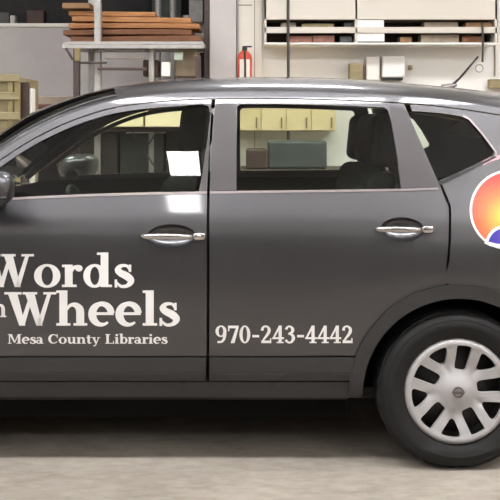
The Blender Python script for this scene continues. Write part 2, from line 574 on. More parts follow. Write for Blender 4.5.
# rear antenna on the roof
b = bmesh.new()
ab = Vector((1.03, .92, _H(1.03) - 0.003))
tube(b, [ab, ab + Vector((0.035, 0, 0.010)), ab + Vector((0.075, 0, .022))], [0.024, 0.018, 0.008], 12)
ant = car_obj('antenna_base', b, M['satin'])
b = bmesh.new()
tube(b, [ab + Vector((0.05, 0, .018)), ab + Vector((0.09, 0, .055)), ab + Vector((0.19, 0, .172))], [.008, .0065, .005], 8)
bm_obj('antenna_rod', b, M['black'], ant, smooth=50, offset=(0, CARW / 2, 0))

def circ(cx, cz, r, a0, a1, n=24):
    return [(cx + r * math.cos(math.radians(a0 + (a1 - a0) * k / n)), cz + r * math.sin(math.radians(a0 + (a1 - a0) * k / n))) for k in range(n + 1)]

AR = 0.462      # arch opening in the painted panels
# picture outlines shared by both sides
belt_f = [(199, 191.5), (150, 192.3), (90, 194), (30, 196.5), (-20, 200)]
glass_f = PL(below(12.5, -20, 196, 26) + [(203, 104), (208, 106.5), (210.5, 112), (208, 135), (203, 170), (199, 191.5)] + belt_f[1:])
zsill = P2(200, 356)[1]
door_f = PL(below(7.5, -48, 211.5, 28) + [(210.5, 125), (208.5, 160), (207, 195), (207, 280), (206.5, 356), (100, 356), (-40, 356), (-52, 300), (-56, 250), (-58, 226)])
glass_r = PL([(240, 104.2), (237, 107), (236.5, 150), (236.5, 191)] + [(300, 190.4), (350, 189.8), (401, 189)] + [(398, 160), (392, 125), (388, 110), (384, 107.3)] + list(reversed(below(12.3, 245, 378, 10))))
qglass = PL([(413, 111), (409.5, 114.5), (424, 150), (438, 181.5), (460, 172), (493.5, 155.5), (494, 152), (480, 133), (468, 119.5), (463, 116.5), (440, 113)])
arch_r = circ(WC[0], WC[1], AR, 97, 166, 20)
door_r = PL(list(reversed(below(7.5, 215.5, 404, 20)))) + PL([(214, 112), (212.5, 130), (210.8, 160), (209.6, 195), (209.6, 280), (209.2, 356), (290, 356)]) + \
    [(WC[0] + AR * math.cos(math.radians(a)), WC[1] + AR * math.sin(math.radians(a))) for a in range(160, 96, -3)] + PL([(446.5, 262), (448.5, 240), (448.5, 207), (440, 186), (424, 150), (407, 111)])
quarter = PL([(410, 105)] + below(7.5, 415, 610, 20)) + [(1.66, 1.1), (1.74, .9), (1.74, .56)] + [(WC[0] + AR * math.cos(math.radians(a)), WC[1] + AR * math.sin(math.radians(a))) for a in range(30, 94, 3)] + PL([(443.5, 282), (449.3, 262), (451, 240), (451, 206), (442.5, 185.5), (426.5, 150)])
_he = herm([(-2.7, .82), (-2.5, .92), (-2.2, 1.005), (-1.8, 1.075), (-1.36, 1.135)])
fender = [(-1.345, .48)] + [(-1.345, .7), (-1.352, .9), (-1.36, 1.108)] + [(x, _he(x)) for x in (-1.5, -1.65, -1.8, -2, -2.2, -2.35, -2.5, -2.6)] + [(-2.66, .7), (-2.6, .5)] + [(FW + AR * math.cos(math.radians(a)), WC[1] + AR * math.sin(math.radians(a))) for a in range(157, 19, -4)]
door_f = [p for p in door_f]

def belt_strip(pts, h0, h1):
    return pts + [(p[0], p[1] + h0 + (h1 - h0) * i / (len(pts) - 1)) for i, p in reversed(list(enumerate(pts)))]

def handle(px0, px1, row, far, door, key):
    (xa, z), (xb, _) = P2(px0, row), P2(px1, row)
    L = xb - xa
    yy = lambda x, z, d: (CARW - (S(x, z) + d)) if far else S(x, z) + d
    # dished recess: a bowl behind the opening
    cxr, czr, rx, rz = xa + L * .47, z - 0.002, L * .38, 0.052
    b = bmesh.new()
    rows = []
    for k in range(7):
        q = k / 6
        f = math.cos(q * math.pi / 2); dpt = 0.045 * math.sin(q * math.pi / 2)
        rows.append([(cxr + rx * f * math.cos(a), yy(cxr + rx * f * math.cos(a), czr + rz * f * math.sin(a), dpt), czr + rz * f * math.sin(a)) for a in [2 * math.pi * j / 28 for j in range(29)]])
    grid(b, rows)
    bmesh.ops.remove_doubles(b, verts=b.verts, dist=1e-4)
    bm_obj('handle_recess', b, M['paint'], door, smooth=60, offset=(0, CARW / 2, 0))
    # grab bar
    b = bmesh.new()
    n = 18
    secs = []
    for k in range(n + 1):
        q = k / n
        x = xa + L * 0.80 * q
        out = 0.006 + 0.034 * min(1, math.sin(math.pi * min(max(q, 0.0), 1.0)) ** 0.55)
        th = 0.0135 * (0.80 + 0.2 * math.sin(math.pi * q))
        if q in (0.0, 1.0): th *= 0.75
        y = S(x, z) - out
        zz = z + 0.004 * math.sin(math.pi * q) - 0.003 * q
        secs.append([(x, (CARW - (y + 0.009 * math.cos(a))) if far else y + 0.009 * math.cos(a), zz + th * math.sin(a)) for a in [2 * math.pi * j / 14 for j in range(15)]])
    grid(b, secs)
    bmesh.ops.remove_doubles(b, verts=b.verts, dist=1e-5)
    for lp in (0, n):
        pass
    bm_obj('door_handle', b, M['handle'], door, smooth=60, offset=(0, CARW / 2, 0))
    # end cap with lock
    b = bmesh.new()
    xc = xa + L * .90
    secs = []
    for k, (f, d) in enumerate([(1, .006), (1, -.016), (.93, -.022), (.75, -.0245), (0.02, -.026)]):
        secs.append([(xc + L * .10 * f * math.copysign(abs(math.cos(a)) ** .6, math.cos(a)), yy(xc, z, d), z + .0165 * f * math.copysign(abs(math.sin(a)) ** .7, math.sin(a))) for a in [2 * math.pi * j / 24 for j in range(25)]])
    grid(b, secs)
    bmesh.ops.remove_doubles(b, verts=b.verts, dist=1e-5)
    cap = bm_obj('handle_cap', b, M['handle'], door, smooth=50, offset=(0, CARW / 2, 0))
    if key:
        b = bmesh.new()
        sg = -1 if far else 1
        y0 = yy(xc, z, -.027)
        lathe_y(b, [(0.0001, y0 - .001 * sg), (.006, y0 - .001 * sg), (.0085, y0 + .001 * sg), (.0085, y0 + .006 * sg)], xc, z, 20)
        bm_obj('key_lock', b, M['chrome'], door, smooth=50, offset=(0, CARW / 2, 0))
M['handle'] = mat('handle_paint', srgb(176, 170, 168), 0.2, 0.9, 0.6)


def ell(px0, px1, row):
    (xa, z), (xb, _) = P2(px0, row), P2(px1, row)
    L = xb - xa
    return [(xa + L * .47 + L * .38 * math.cos(a), z - .002 + .052 * math.sin(a)) for a in [2 * math.pi * j / 28 for j in range(28)]]

doors_near = []
for far in (False, True):
    # roof side rail between the roof seam and the door tops
    rail = PL(CANT[:]) + PL(list(reversed(below(6.3, -66, 612, 60))))
    surf_panel('roof_rail', rail, M['paint'], h=.03, far=far, parent=car)
    # front door
    d1 = surf_panel('door', door_f, M['paint'], [glass_f, ell(141, 206, 236)], far=far, parent=car)
    surf_panel('window_pane', glass_f, M['glass'], h=.05, fn=SG, lift=-0.010, flange=None, far=far, parent=d1)
    seal = [(p[0], p[1]) for p in glass_f]
    handle(141, 206, 236, far, d1, True)
    bf = PL([(207, 191.2)] + belt_f)
    surf_panel('belt_molding', belt_strip(bf, -.010, -.010), M['satin'], lift=.004, h=.05, flange=.012, far=far, parent=d1)
    # satin film over the rear edge of the window frame
    pf = PL([(211.5, 103.8), (211.8, 112), (208.8, 160), (207, 190), (199.5, 190.5), (203.5, 170), (208.3, 135), (211, 112)])
    pf = PL([(206.5, 104.2), (211, 104.2), (210, 125), (208, 160), (206.8, 190), (199.5, 190.5), (203.5, 170), (208.3, 135), (210.8, 112), (209.5, 107.5)])
    surf_panel('pillar_trim', pf, M['pillar'], lift=.003, h=.03, flange=.004, far=far, parent=d1)
    # rear door
    d2 = surf_panel('door', door_r, M['paint'], [glass_r, ell(375, 433, 229)], far=far, parent=car)
    surf_panel('window_pane', glass_r, M['glass'], h=.05, fn=SG, lift=-0.010, flange=None, far=far, parent=d2)
    handle(375, 433, 229, far, d2, False)
    br = PL([(210, 191.2), (237, 191), (300, 190.2), (350, 189.6), (401, 188.8), (438, 187.5)])
    surf_panel('belt_molding', belt_strip(br, -.010, -.009), M['satin'], lift=.004, h=.05, flange=.012, far=far, parent=d2)
    surf_panel('pillar_trim', PL([(215.5, 103.8), (236, 103.8), (236, 190.2), (210.8, 190.4), (211.8, 160), (213.5, 130)]), M['pillar'], lift=.003, h=.03, flange=.004, far=far, parent=d2)
    surf_panel('pillar_trim', PL([(389, 106), (403, 107.5), (407.5, 114), (423, 151), (437, 186.5), (402.5, 188), (399, 160), (393, 125)]), M['pillar'], lift=.003, h=.03, flange=.004, far=far, parent=d2)
    # rear quarter, quarter window, front fender
    qp = surf_panel('quarter_panel', quarter, M['paint'], [qglass], far=far, parent=car)
    surf_panel('window_pane', qglass, M['glass'], h=.04, fn=SG, lift=-.008, flange=None, far=far, parent=qp)
    qt = PL([(463, 114.2), (470, 118.5), (482, 132), (496.5, 151.5), (497, 156), (494.5, 155.5), (495, 152), (481, 133.5), (469, 120), (463, 117)])
    surf_panel('window_trim', qt, M['satin'], lift=.004, h=.03, flange=.01, far=far, parent=qp)
    qb = PL([(438, 182), (460, 172.6), (494, 156), (497, 157), (461, 175.5), (439.5, 185.5)])
    surf_panel('window_trim', qb, M['black'], lift=.003, h=.03, flange=.01, far=far, parent=qp)
    surf_panel('fender', fender, M['paint'], far=far, parent=car)
    # black cladding: lower doors, sill, arches
    for a, c in (((-46, 206)), ((209.5, 349))):
        dd = d1 if a < 0 else d2
        cl = PL([(a, 357.5), ((a + c) / 2, 357.5), (c + (6 if dd is d2 else 0), 357.5), (c + (3.5 if dd is d2 else 0), 380.2), ((a + c) / 2, 380.2), (a, 380.2)])
        surf_panel('door_cladding', cl, M['clad'], lift=.010, h=.03, flange=.03, far=far, parent=dd)
        surf_panel('door_cladding_ridge', PL([(a, 372.5), (c, 372.5), (c, 374.5), (a, 374.5)]), M['clad'], lift=.016, h=.03, flange=.012, far=far, parent=dd)
    sill = PL([(-56, 382), (150, 382), (356, 382), (362, 390), (361.5, 398), (150, 397), (-56, 397)])
    surf_panel('sill', sill, M['clad'], lift=.0, h=.03, flange=.1, far=far, parent=car)
    for cx in (WC[0], FW):
        ring = circ(cx, WC[1], .472, -2.5, 182.5, 50) + circ(cx, WC[1], .412, 183, -3, 50)
        surf_panel('arch_molding', ring, M['clad'], lift=.014, h=.025, flange=.05, far=far, parent=car)
        b = bmesh.new()
        sg = -1 if far else 1
        y0 = (CARW - .05) if far else .05
        lathe_y(b, [(.425, y0), (.425, y0 + .36 * sg), (.02, y0 + .36 * sg)], cx, WC[1], 40, (-.35, math.pi + .35))
        car_obj('wheel_well', b, M['dark'])
    # inner lining behind the doors
    inn = [(-1.5, .30), (-1.35, .30)]
    inn = [(FW + .47, .27), (WC[0] - .47, .27)] + [(WC[0] + .44 * math.cos(math.radians(a)), WC[1] + .44 * math.sin(math.radians(a))) for a in range(178, 0, -6)] + [(1.6, .4), (1.6, 1.17), (.9, 1.17)] + [(.2, 1.175), (-.5, 1.175), (-1.3, 1.15)] + [(-2.3, .92), (-2.45, .5)] + [(FW + .44 * math.cos(math.radians(a)), WC[1] + .44 * math.sin(math.radians(a))) for a in range(178, 0, -6)]
    surf_panel('door_lining', inn, M['interior'], h=.09, lift=-.055, flange=None, far=far, parent=car)
    # side mirror
    sg = -1 if far else 1
    yo = lambda y: CARW - y if far else y
    b = bmesh.new()
    bmesh.ops.create_uvsphere(b, u_segments=28, v_segments=18, radius=1)
    cx, cz_ = -1.115, 1.232
    for v in b.verts:
        x, y, z = v.co
        e = lambda c, p: math.copysign(abs(c) ** p, c)
        X = cx + .125 * e(x, .75) * (1 - .12 * y); Z = cz_ + .078 * e(z, .62) + .012 * x
        Y = -.13 + .105 * e(y, .7)
        v.co = (X, yo(Y), Z)
    mir = car_obj('side_mirror', b, M['paint'], smooth=60)
    b = bmesh.new()
    for v0 in (0,):
        tube(b, [(cx + .01, yo(-.05), cz_ - .055), (cx + .005, yo(.02), cz_ - .062), (cx, yo(.085), cz_ - .055)], [.045, .034, .04], 12)
    bm_obj('mirror_foot', b, M['black'], mir, smooth=60, offset=(0, CARW / 2, 0))
    b = bmesh.new()
    lathe = [(-1, 1)]
    rr = []
    for k in range(5):
        q = k / 4
        rr.append([(cx + .128 * q * math.copysign(abs(math.cos(a)) ** .75, math.cos(a)) , yo(-.13 + 0.0), cz_ - .03 + .055 * q * math.copysign(abs(math.sin(a)) ** .7, math.sin(a))) for a in [2 * math.pi * j / 24 for j in range(25)]])
    b.free()
    b = bmesh.new()
    tube(b, [(cx - .118, yo(-.225), cz_ - .028), (cx - .06, yo(-.238), cz_ - .028), (cx + .06, yo(-.238), cz_ - .028), (cx + .112, yo(-.215), cz_ - .028)], .009, 8)
    bm_obj('mirror_trim', b, M['black'], mir, smooth=60, offset=(0, CARW / 2, 0))
    if not far: D1, D2, QP = d1, d2, qp

# --- hood, front end, tailgate, bumpers
b = bmesh.new()
_hc = herm([(-2.72, .88), (-2.55, .985), (-2.2, 1.08), (-1.9, 1.135), (-1.66, 1.17)])
rows = []
for k in range(15):
    s = k / 14
    r = []
    for t in TS:
        tt = min(t, 2 - t)
        e = 1 - (1 - tt) ** 2
        xa, xb = -2.60 - .10 * e, -1.37 - .30 * e
        x = xa + (xb - xa) * s
        ye, ze = S(x, _he(x)) + .004, _he(x)
        y = ye + (.92 - ye) * tt
        z = ze + (_hc(x) - ze) * (1 - (1 - tt) ** 2.6)
        r.append((x, CARW - y if t > 1 else y, z))
    rows.append(r)
grid(b, rows)
car_obj('hood', b, M['paint'], smooth=60)
b = bmesh.new()
grid(b, [[Vector((xbot(t), U(xbot(t), t).y, U(xbot(t), t).z - .002)) + Vector((d, 0, dz)) for t in TS] for d, dz in ((0.02, 0), (-.04, -.015), (-.12, -.04), (-.2, -.12))])
car_obj('cowl_panel', b, M['black'], smooth=60)

def endcap(name, zs, xe, xc, m, parent=None, p=2.2, lab=None):
    b = bmesh.new()
    rows = []
    for z in zs:
        r = []
        for k in range(33):
            u = -1 + 2 * k / 32
            x0 = xe(z)
            ye = S(x0, z)
            y = .92 + u * (.92 - ye)
            r.append((x0 + (xc(z) - x0) * (1 - abs(u) ** p), y, z))
        rows.append(r)
    grid(b, rows)
    return bm_obj(name, b, m, parent or car, smooth=60, offset=(0, CARW / 2, 0), label=lab)
fx = lambda z: -2.63
fc = lambda z: -2.78 + .10 * ((z - .6) / .3) ** 2
endcap('bumper', [.24, .3, .36, .42, .5, .56], lambda z: -2.56 - .07 * (z - .2), fc, M['paint'])
endcap('grille', [.56, .62, .7, .78, .84, .87], lambda z: -2.60, fc, M['black'])
for far in (False, True):
    hl = [(-2.62, .74), (-2.3, .90), (-2.28, .955), (-2.45, .91), (-2.62, .82)]
    surf_panel('headlight', hl, M['clearlens'], lift=.006, h=.04, flange=.02, far=far, parent=car)
rx = herm([(.24, 1.72), (.5, 1.74), (.9, 1.74), (1.1, 1.66), (1.35, 1.63), (1.6, 1.58)])
rcn = herm([(.24, 1.86), (.5, 1.93), (.8, 1.92), (.95, 1.88), (1.15, 1.86), (1.35, 1.80), (1.6, 1.72)])
tg = endcap('tailgate', [.72, .82, .92, 1.0, 1.1, 1.14], rx, rcn, M['paint'], p=4)
endcap('rear_window', [1.14, 1.25, 1.35, 1.45, 1.54], rx, rcn, M['wglass'], parent=tg, p=4)
endcap('spoiler', [1.54, 1.57, 1.60, 1.62], rx, rcn, M['paint'], p=4)
endcap('bumper', [.24, .32, .42, .52, .62, .72], lambda z: 1.74, lambda z: rcn(z) + .03, M['clad'], p=4)
for far in (False, True):
    tl = [(1.50, .98), (1.70, .94), (1.70, 1.06), (1.62, 1.10), (1.5, 1.05)]
    surf_panel('tail_light', tl, M['lens'], lift=.008, h=.04, flange=.02, far=far, parent=car)

# --- underbody
b = bmesh.new()
box(b, FW + .45, WC[0] - .46, .24, CARW - .24, .15, .29, .02)  # pan set lower than real, to shade the floor under the car
box(b, WC[0] - .50, 1.7, .46, CARW - .46, .25, .36, .02)
box(b, -2.6, FW + .5, .46, CARW - .46, .22, .36, .02)
car_obj('floor_pan', b, M['dark'])
b = bmesh.new()
tube(b, [(-.9, .6, .19), (.1, .55, .18), (.5, .5, .2), (1.5, .5, .22)], .03, 10)
box(b, -.25, .08, .30, .46, .235, .262, .01)
car_obj('exhaust_pipe', b, mat('dull_steel', srgb(96, 90, 84), .5, .6))
b = bmesh.new()
box(b, -1.35, 1.55, .12, CARW - .12, .29, .33)
car_obj('cabin_floor', b, M['interior'])

# --- interior: dashboard, steering wheel, seats
b = bmesh.new()
box(b, -1.45, -.92, .16, CARW - .16, .62, 1.06, .09, 4)
dash = car_obj('dashboard', b, M['interior'])
b = bmesh.new()
ctr = Vector((-.80, .50, 1.03)); ax = Vector((.90, 0, .43)).normalized()
e1 = Vector((0, 1, 0)); e2 = ax.cross(e1).normalized()
tube(b, [ctr + (e1 * math.cos(a) + e2 * math.sin(a)) * .185 for a in [2 * math.pi * k / 36 for k in range(36)]], .015, 10, closed=True)
for a in (0, math.pi, -math.pi / 2 if e2.z > 0 else math.pi / 2):
    tube(b, [ctr - ax * .03, ctr + (e1 * math.cos(a) + e2 * math.sin(a)) * .18], [.03, .013], 8)
tube(b, [ctr - ax * .05, ctr + ax * .0], [.06, .05], 16)
tube(b, [ctr - ax * .05, ctr - ax * .3], .03, 10)
car_obj('steering_wheel', b, M['interior'])

def seat(x, y, wdt, top=1.30, lean=.22, heads=((0.0),), hb=1.36, ht=1.56, z0=.33, name='seat', th=.062):
    b = bmesh.new()
    box(b, x - .50, x + .02, y - wdt / 2, y + wdt / 2, z0, z0 + .34, .06, 3)
    s = car_obj(name, b, M['seat'], smooth=50)
    b = bmesh.new()
    box(b, -.075, .075, y - wdt / 2, y + wdt / 2, .55, top, .05, 4)
    for v in b.verts:
        q = (v.co.z - .5)
        v.co.x += x + q * lean
        v.co.y = y + (v.co.y - y) * (1 - .16 * max(0, q) / .8 * (1 if wdt < .8 else .3))
    bm_obj('backrest', b, M['seat'], s, smooth=50, offset=(0, CARW / 2, 0))
    for hy in heads:
        b = bmesh.new()
        hx = x + (hb - .5) * lean + .02
        box(b, -th, th, y + hy - .13, y + hy + .13, hb, ht, .045, 4)
        for v in b.verts: v.co.x += hx + (v.co.z - hb) * .1
        for ss in (-.05, .05):
            tube(b, [(hx, y + hy + ss, top - .04), (hx, y + hy + ss, hb + .03)], .007, 8)
        bm_obj('headrest', b, M['seat'], s, smooth=50, offset=(0, CARW / 2, 0))
seat(-.50, .52, .52, top=1.26, ht=1.60)
seat(-.50, 1.32, .52, top=1.26, ht=1.58)
seat(.42, .92, 1.36, top=1.28, lean=.26, heads=(-.42, 0, .42), hb=1.30, ht=1.56, th=.085)
# cargo cover behind the rear bench
b = bmesh.new()
box(b, .80, 1.55, .16, CARW - .16, 1.12, 1.14, .006)
car_obj('cargo_cover', b, M['interior'])

# pale lining seen through the quarter window on the far rear pillar
pl = sm([(1.19, 1.435), (1.22, 1.50), (1.29, 1.525), (1.37, 1.505), (1.42, 1.45), (1.38, 1.42), (1.29, 1.445), (1.19, 1.435)], 4)[:-1]
surf_panel('pillar_lining', pl, M['headliner'], h=.05, lift=-.09, flange=None, far=True, parent=car)

# --- wheels
def wheel(cx, far):
    sg = -1 if far else 1
    yo = lambda y: CARW - y if far else y
    cz_ = WC[1]
    R = .352
    yo = lambda y: CARW - (y - .02) if far else y - .02
    b = bmesh.new()
    prof = [(.225, .062), (.232, .040), (.236, .030), (.246, .024), (.262, .0175), (.266, .0155), (.282, .0125), (.284, .0115), (.300, .0135), (.312, .019), (.314, .0175), (.326, .023), (.335, .032), (.3375, .037), (.3395, .036), (.3455, .047)]
    tread = []
    y = .050
    for k in range(4):
        tread += [(R - .003 + .0012 * k if k < 2 else R - .0005, y), (R - .001, y + .034), (R - .010, y + .036), (R - .010, y + .0435), (R - .001, y + .0455)]
        y += .0455
    prof += tread + [(.349, .237), (.342, .246), (.32, .262), (.28, .268), (.24, .25), (.225, .22)]
    n = 120
    lathe_y(b, [(r, yo(y)) for r, y in prof], cx, cz_, n)
    for v in b.verts:
        dx, dz = v.co.x - cx, v.co.z - cz_
        a = math.atan2(dz, dx); r = math.hypot(dx, dz)
        if r > .343 and int((a / (2 * math.pi)) * 240) % 3 == 0:       # shoulder blocks
            v.co.x = cx + dx * (r - .004) / r; v.co.z = cz_ + dz * (r - .004) / r
        ph = abs(a + math.pi / 2)
        if ph < 0.95 and r > .24:                                        # the tyre sits down on its contact patch
            k = 1 - (R - WC[1] + .0005) * math.cos(ph / .95 * math.pi / 2) ** 2 * min(1, (r - .24) / .09) / r
            v.co.x = cx + (v.co.x - cx) * k; v.co.z = cz_ + (v.co.z - cz_) * k
        v.co.z = max(v.co.z, .0005)
        if dz < -.24 and .24 < r < .33:                                  # sidewall bulge at the contact patch
            v.co.y += -sg * .006 * (1 if (v.co.y < .11 or v.co.y > CARW - .11) else -1)
    w_ = bm_obj('wheel', b, None, car, smooth=35, offset=(0, CARW / 2, 0))
    w_.data.materials.append(M['rubber'])
    w_.name = 'tire'
    # cover: a dished disc with five wide and five small openings
    Rc = .232
    outer = [(Rc * math.cos(a), Rc * math.sin(a)) for a in [2 * math.pi * k / 80 for k in range(80)]]
    holes = []
    def poly_rot(pts, deg):
        c, s = math.cos(math.radians(deg)), math.sin(math.radians(deg))
        return [(p[0] * c - p[1] * s, p[0] * s + p[1] * c) for p in pts]
    big = sm([(.090, .012), (.094, .022), (.112, .0275), (.160, .0305), (.193, .033), (.2005, .028), (.203, .004), (.203, -.012), (.200, -.028), (.192, -.032), (.160, -.0300), (.112, -.0275), (.094, -.022), (.090, -.012), (.090, .012)], 3)[:-1]
    small = sm([(.128, .0), (.133, .011), (.162, .030), (.184, .041), (.195, .039), (.2005, .022), (.202, 0), (.2005, -.022), (.195, -.039), (.184, -.041), (.162, -.030), (.133, -.011), (.128, .0)], 3)[:-1]
    for k in range(5):
        holes.append(poly_rot(big, 81 + 72 * k))
        holes.append(poly_rot(small, 45 + 72 * k))
    vs, tris = flat_mesh(outer, holes, .012)
    def yd(x, z):
        r = math.hypot(x, z)
        a = math.degrees(math.atan2(z, x))
        rel = ((a - 45 + 36) % 72) - 36            # angle from a small opening
        y = .030 - .010 * max(0, 1 - (r / .075) ** 2) * 1.0 + .020 * math.exp(-((r - .105) / .055) ** 2)
        if r > .19: y += -.008 * math.exp(-((r - .212) / .012) ** 2)
        if r > .222: y += .010 * (r - .222) / .01
        # groove that splits each pair of spokes
        y += .012 * math.exp(-(rel / 6.0) ** 2) * max(0, min(1, (r - .07) / .06)) * (1 if r < .16 else 0)
        return y
    b = bmesh.new()
    V = [b.verts.new((cx + p[0], yo(yd(*p)), cz_ + p[1])) for p in vs]
    cnt = {}
    for t in tris:
        b.faces.new([V[i] for i in t])
        for q in range(len(t)):
            e = tuple(sorted((t[q], t[(q + 1) % len(t)]))); cnt[e] = cnt.get(e, 0) + 1
    for f in b.faces: f.smooth = True
    for e, c in cnt.items():
        if c == 1:
            i, j = e
            p, q = vs[i], vs[j]
            dd = .02
            def sh(p): 
                return p
            b.faces.new([b.verts.new(x) for x in ((cx + p[0], yo(yd(*p)), cz_ + p[1]), (cx + q[0], yo(yd(*q)), cz_ + q[1]), (cx + q[0], yo(yd(*q) + dd), cz_ + q[1]), (cx + p[0], yo(yd(*p) + dd), cz_ + p[1]))])
    loose = [v for v in b.verts if not v.link_faces]
    bmesh.ops.delete(b, geom=loose, context='VERTS')
    for f in b.faces:
        f.normal_update()
        if f.smooth and f.normal.y * sg > 0: f.normal_flip()
    me = bpy.data.meshes.new('wheel_cover'); b.to_mesh(me); b.free()
    for v in me.vertices: v.co -= Vector((0, CARW / 2, 0))
    wc = link('wheel_cover', me, M['silver'], w_)
    # emblem in the middle: ring with a bar
    b = bmesh.new()
    y0 = yo(.0195)
    lathe_y(b, [(.0245, y0 + .003 * sg), (.0245, y0 - .003 * sg), (.019, y0 - .004 * sg), (.0175, y0 + .002 * sg)], cx, cz_, 32)
    box(b, cx - .028, cx + .028, min(y0 - .0045 * sg, y0 + .001 * sg), max(y0 - .0045 * sg, y0 + .001 * sg), cz_ - .0055, cz_ + .0055, .001)
    bm_obj('emblem', b, M['satin'], w_, smooth=40, offset=(0, CARW / 2, 0))
    # dark steel wheel, drum behind the cover
    b = bmesh.new()
    lathe_y(b, [(.228, yo(.045)), (.220, yo(.09)), (.20, yo(.11)), (.12, yo(.085)), (.07, yo(.075)), (.001, yo(.075))], cx, cz_, 48)
    bm_obj('steel_rim', b, mat('black_steel', srgb(30, 27, 26), .5, .3), w_, smooth=40, offset=(0, CARW / 2, 0))
for far in (False, True):
    for cx in (WC[0], FW): wheel(cx, far)

# ------------------------------------------------------------------ lettering
class Pen:
    """flat shapes laid on the flank in a glyph frame"""
    def __init__(s, lift=.0025): s.bm = bmesh.new(); s.lift = lift; s.T = None
    def pt(s, p):
        x, z = s.T(p)
        return s.bm.verts.new((x, S(x, z) - s.lift, z))
    def patch(s, A, B, n=3):
        """strip between two polylines of equal length"""
        rows = []
        for k in range(n + 1):
            q = k / n
            rows.append([s.pt((a[0] + (b_[0] - a[0]) * q, a[1] + (b_[1] - a[1]) * q)) for a, b_ in zip(A, B)])
        for i in range(n):
            for j in range(len(A) - 1):
                s.bm.faces.new((rows[i][j], rows[i][j + 1], rows[i + 1][j + 1], rows[i + 1][j]))
    def quad(s, a, b_, c, d, n=5):
        L = lambda p, q: [(p[0] + (q[0] - p[0]) * k / n, p[1] + (q[1] - p[1]) * k / n) for k in range(n + 1)]
        s.patch(L(a, b_), L(d, c))
    def rect(s, x0, y0, x1, y1): s.quad((x0, y0), (x1, y0), (x1, y1), (x0, y1))
    def ring(s, cx, cy, rx, ry, ix, iy, a0=0, a1=360, n=36):
        an = [math.radians(a0 + (a1 - a0) * k / n) for k in range(n + 1)]
        s.patch([(cx + rx * math.cos(a), cy + ry * math.sin(a)) for a in an], [(cx + ix * math.cos(a), cy + iy * math.sin(a)) for a in an])
    def disc(s, cx, cy, r): s.ring(cx, cy, r, r, r * .02, r * .02, n=16)
    def stroke(s, pts, ws, n=6):
        P = sm(pts, n)
        W = [w_[1] for w_ in sm([(0, w_) for w_ in ws], n)]
        A, B = [], []
        for i, p in enumerate(P):
            a = P[max(0, i - 1)]; b_ = P[min(len(P) - 1, i + 1)]
            dx, dy = b_[0] - a[0], b_[1] - a[1]
            l = math.hypot(dx, dy) or 1
            nx, ny = -dy / l * W[i] / 2, dx / l * W[i] / 2
            A.append((p[0] + nx, p[1] + ny)); B.append((p[0] - nx, p[1] - ny))
        s.patch(A, B, 2)

def g_W(g):
    g.quad((.08, 1), (.33, 1), (.55, 0), (.39, 0)); g.quad((.39, 0), (.53, 0), (.75, .9), (.66, .9))
    g.quad((.53, 1), (.78, 1), (1.0, 0), (.84, 0)); g.quad((.84, 0), (.98, 0), (1.24, 1), (1.14, 1))
    g.rect(0, .93, .45, 1); g.rect(.48, .93, .86, 1); g.rect(1.02, .93, 1.36, 1)
def g_o(g): g.ring(.36, .34, .36, .36, .155, .285)
def g_r(g):
    g.rect(.08, 0, .29, .68); g.rect(0, 0, .40, .075); g.rect(0, .605, .2, .68)
    g.stroke([(.24, .40), (.31, .58), (.45, .60)], [.06, .10, .15]); g.disc(.46, .57, .10)
def g_d(g):
    g.ring(.31, .34, .31, .36, .125, .275); g.rect(.47, 0, .68, 1.05); g.rect(.37, .975, .6, 1.05); g.rect(.5, 0, .78, .075)
def g_s(g):
    g.stroke([(.44, .52), (.36, .64), (.20, .64), (.12, .53), (.19, .43), (.36, .33), (.47, .20), (.40, .06), (.22, .02), (.08, .14)], [.06, .08, .11, .17, .20, .22, .19, .12, .09, .06])
    g.rect(.41, .46, .48, .68); g.rect(.03, -.01, .10, .23)
def g_h(g):
    g.rect(.08, 0, .29, 1.05); g.rect(0, 0, .37, .075); g.rect(0, .975, .2, 1.05)
    g.stroke([(.25, .44), (.36, .60), (.50, .615), (.60, .52), (.625, .40)], [.06, .09, .15, .2, .21]); g.rect(.52, 0, .73, .42); g.rect(.45, 0, .81, .075)
def g_n(g):
    g.rect(.08, 0, .29, .68); g.rect(0, 0, .37, .075); g.rect(0, .605, .2, .68)
    g.stroke([(.25, .44), (.36, .60), (.50, .615), (.60, .52), (.625, .40)], [.06, .09, .15, .2, .21]); g.rect(.52, 0, .73, .42); g.rect(.45, 0, .81, .075)
def g_e(g):
    pts, ws = [], []
    for k in range(13):
        a = 5 + 305 * k / 12
        pts.append((.35 + .25 * math.cos(math.radians(a)), .34 + .31 * math.sin(math.radians(a))))
        ws.append(.11 + .10 * max(0, -math.cos(math.radians(a))) + .07 * max(0, math.cos(math.radians(a - 25))) * (1 if a < 90 else 0) - .05 * max(0, (a - 270) / 40))
    g.stroke(pts, ws, 3); g.rect(.16, .315, .66, .40)
def g_l(g): g.rect(.08, 0, .29, 1.05); g.rect(0, 0, .38, .075); g.rect(0, .975, .2, 1.05)
def g_i(g): g.rect(.08, 0, .29, .68); g.rect(0, 0, .38, .075); g.rect(0, .605, .2, .68); g.disc(.185, .9, .12)
def g_a(g):
    g.ring(.24, .2, .24, .21, .09, .12); g.rect(.36, 0, .56, .48); g.rect(.45, 0, .66, .075)
    g.stroke([(.08, .52), (.20, .64), (.36, .62), (.46, .46)], [.14, .09, .13, .2])
def g_M(g):
    g.rect(.10, 0, .20, 1); g.rect(.88, 0, 1.10, 1); g.quad((.12, 1), (.36, 1), (.66, .1), (.54, .1)); g.quad((.54, .1), (.64, .1), (.98, 1), (.90, 1))
    for a, c in ((0, .32), (.76, 1.2)): g.rect(a, 0, c, .075)
    g.rect(0, .925, .3, 1); g.rect(.9, .925, 1.2, 1)
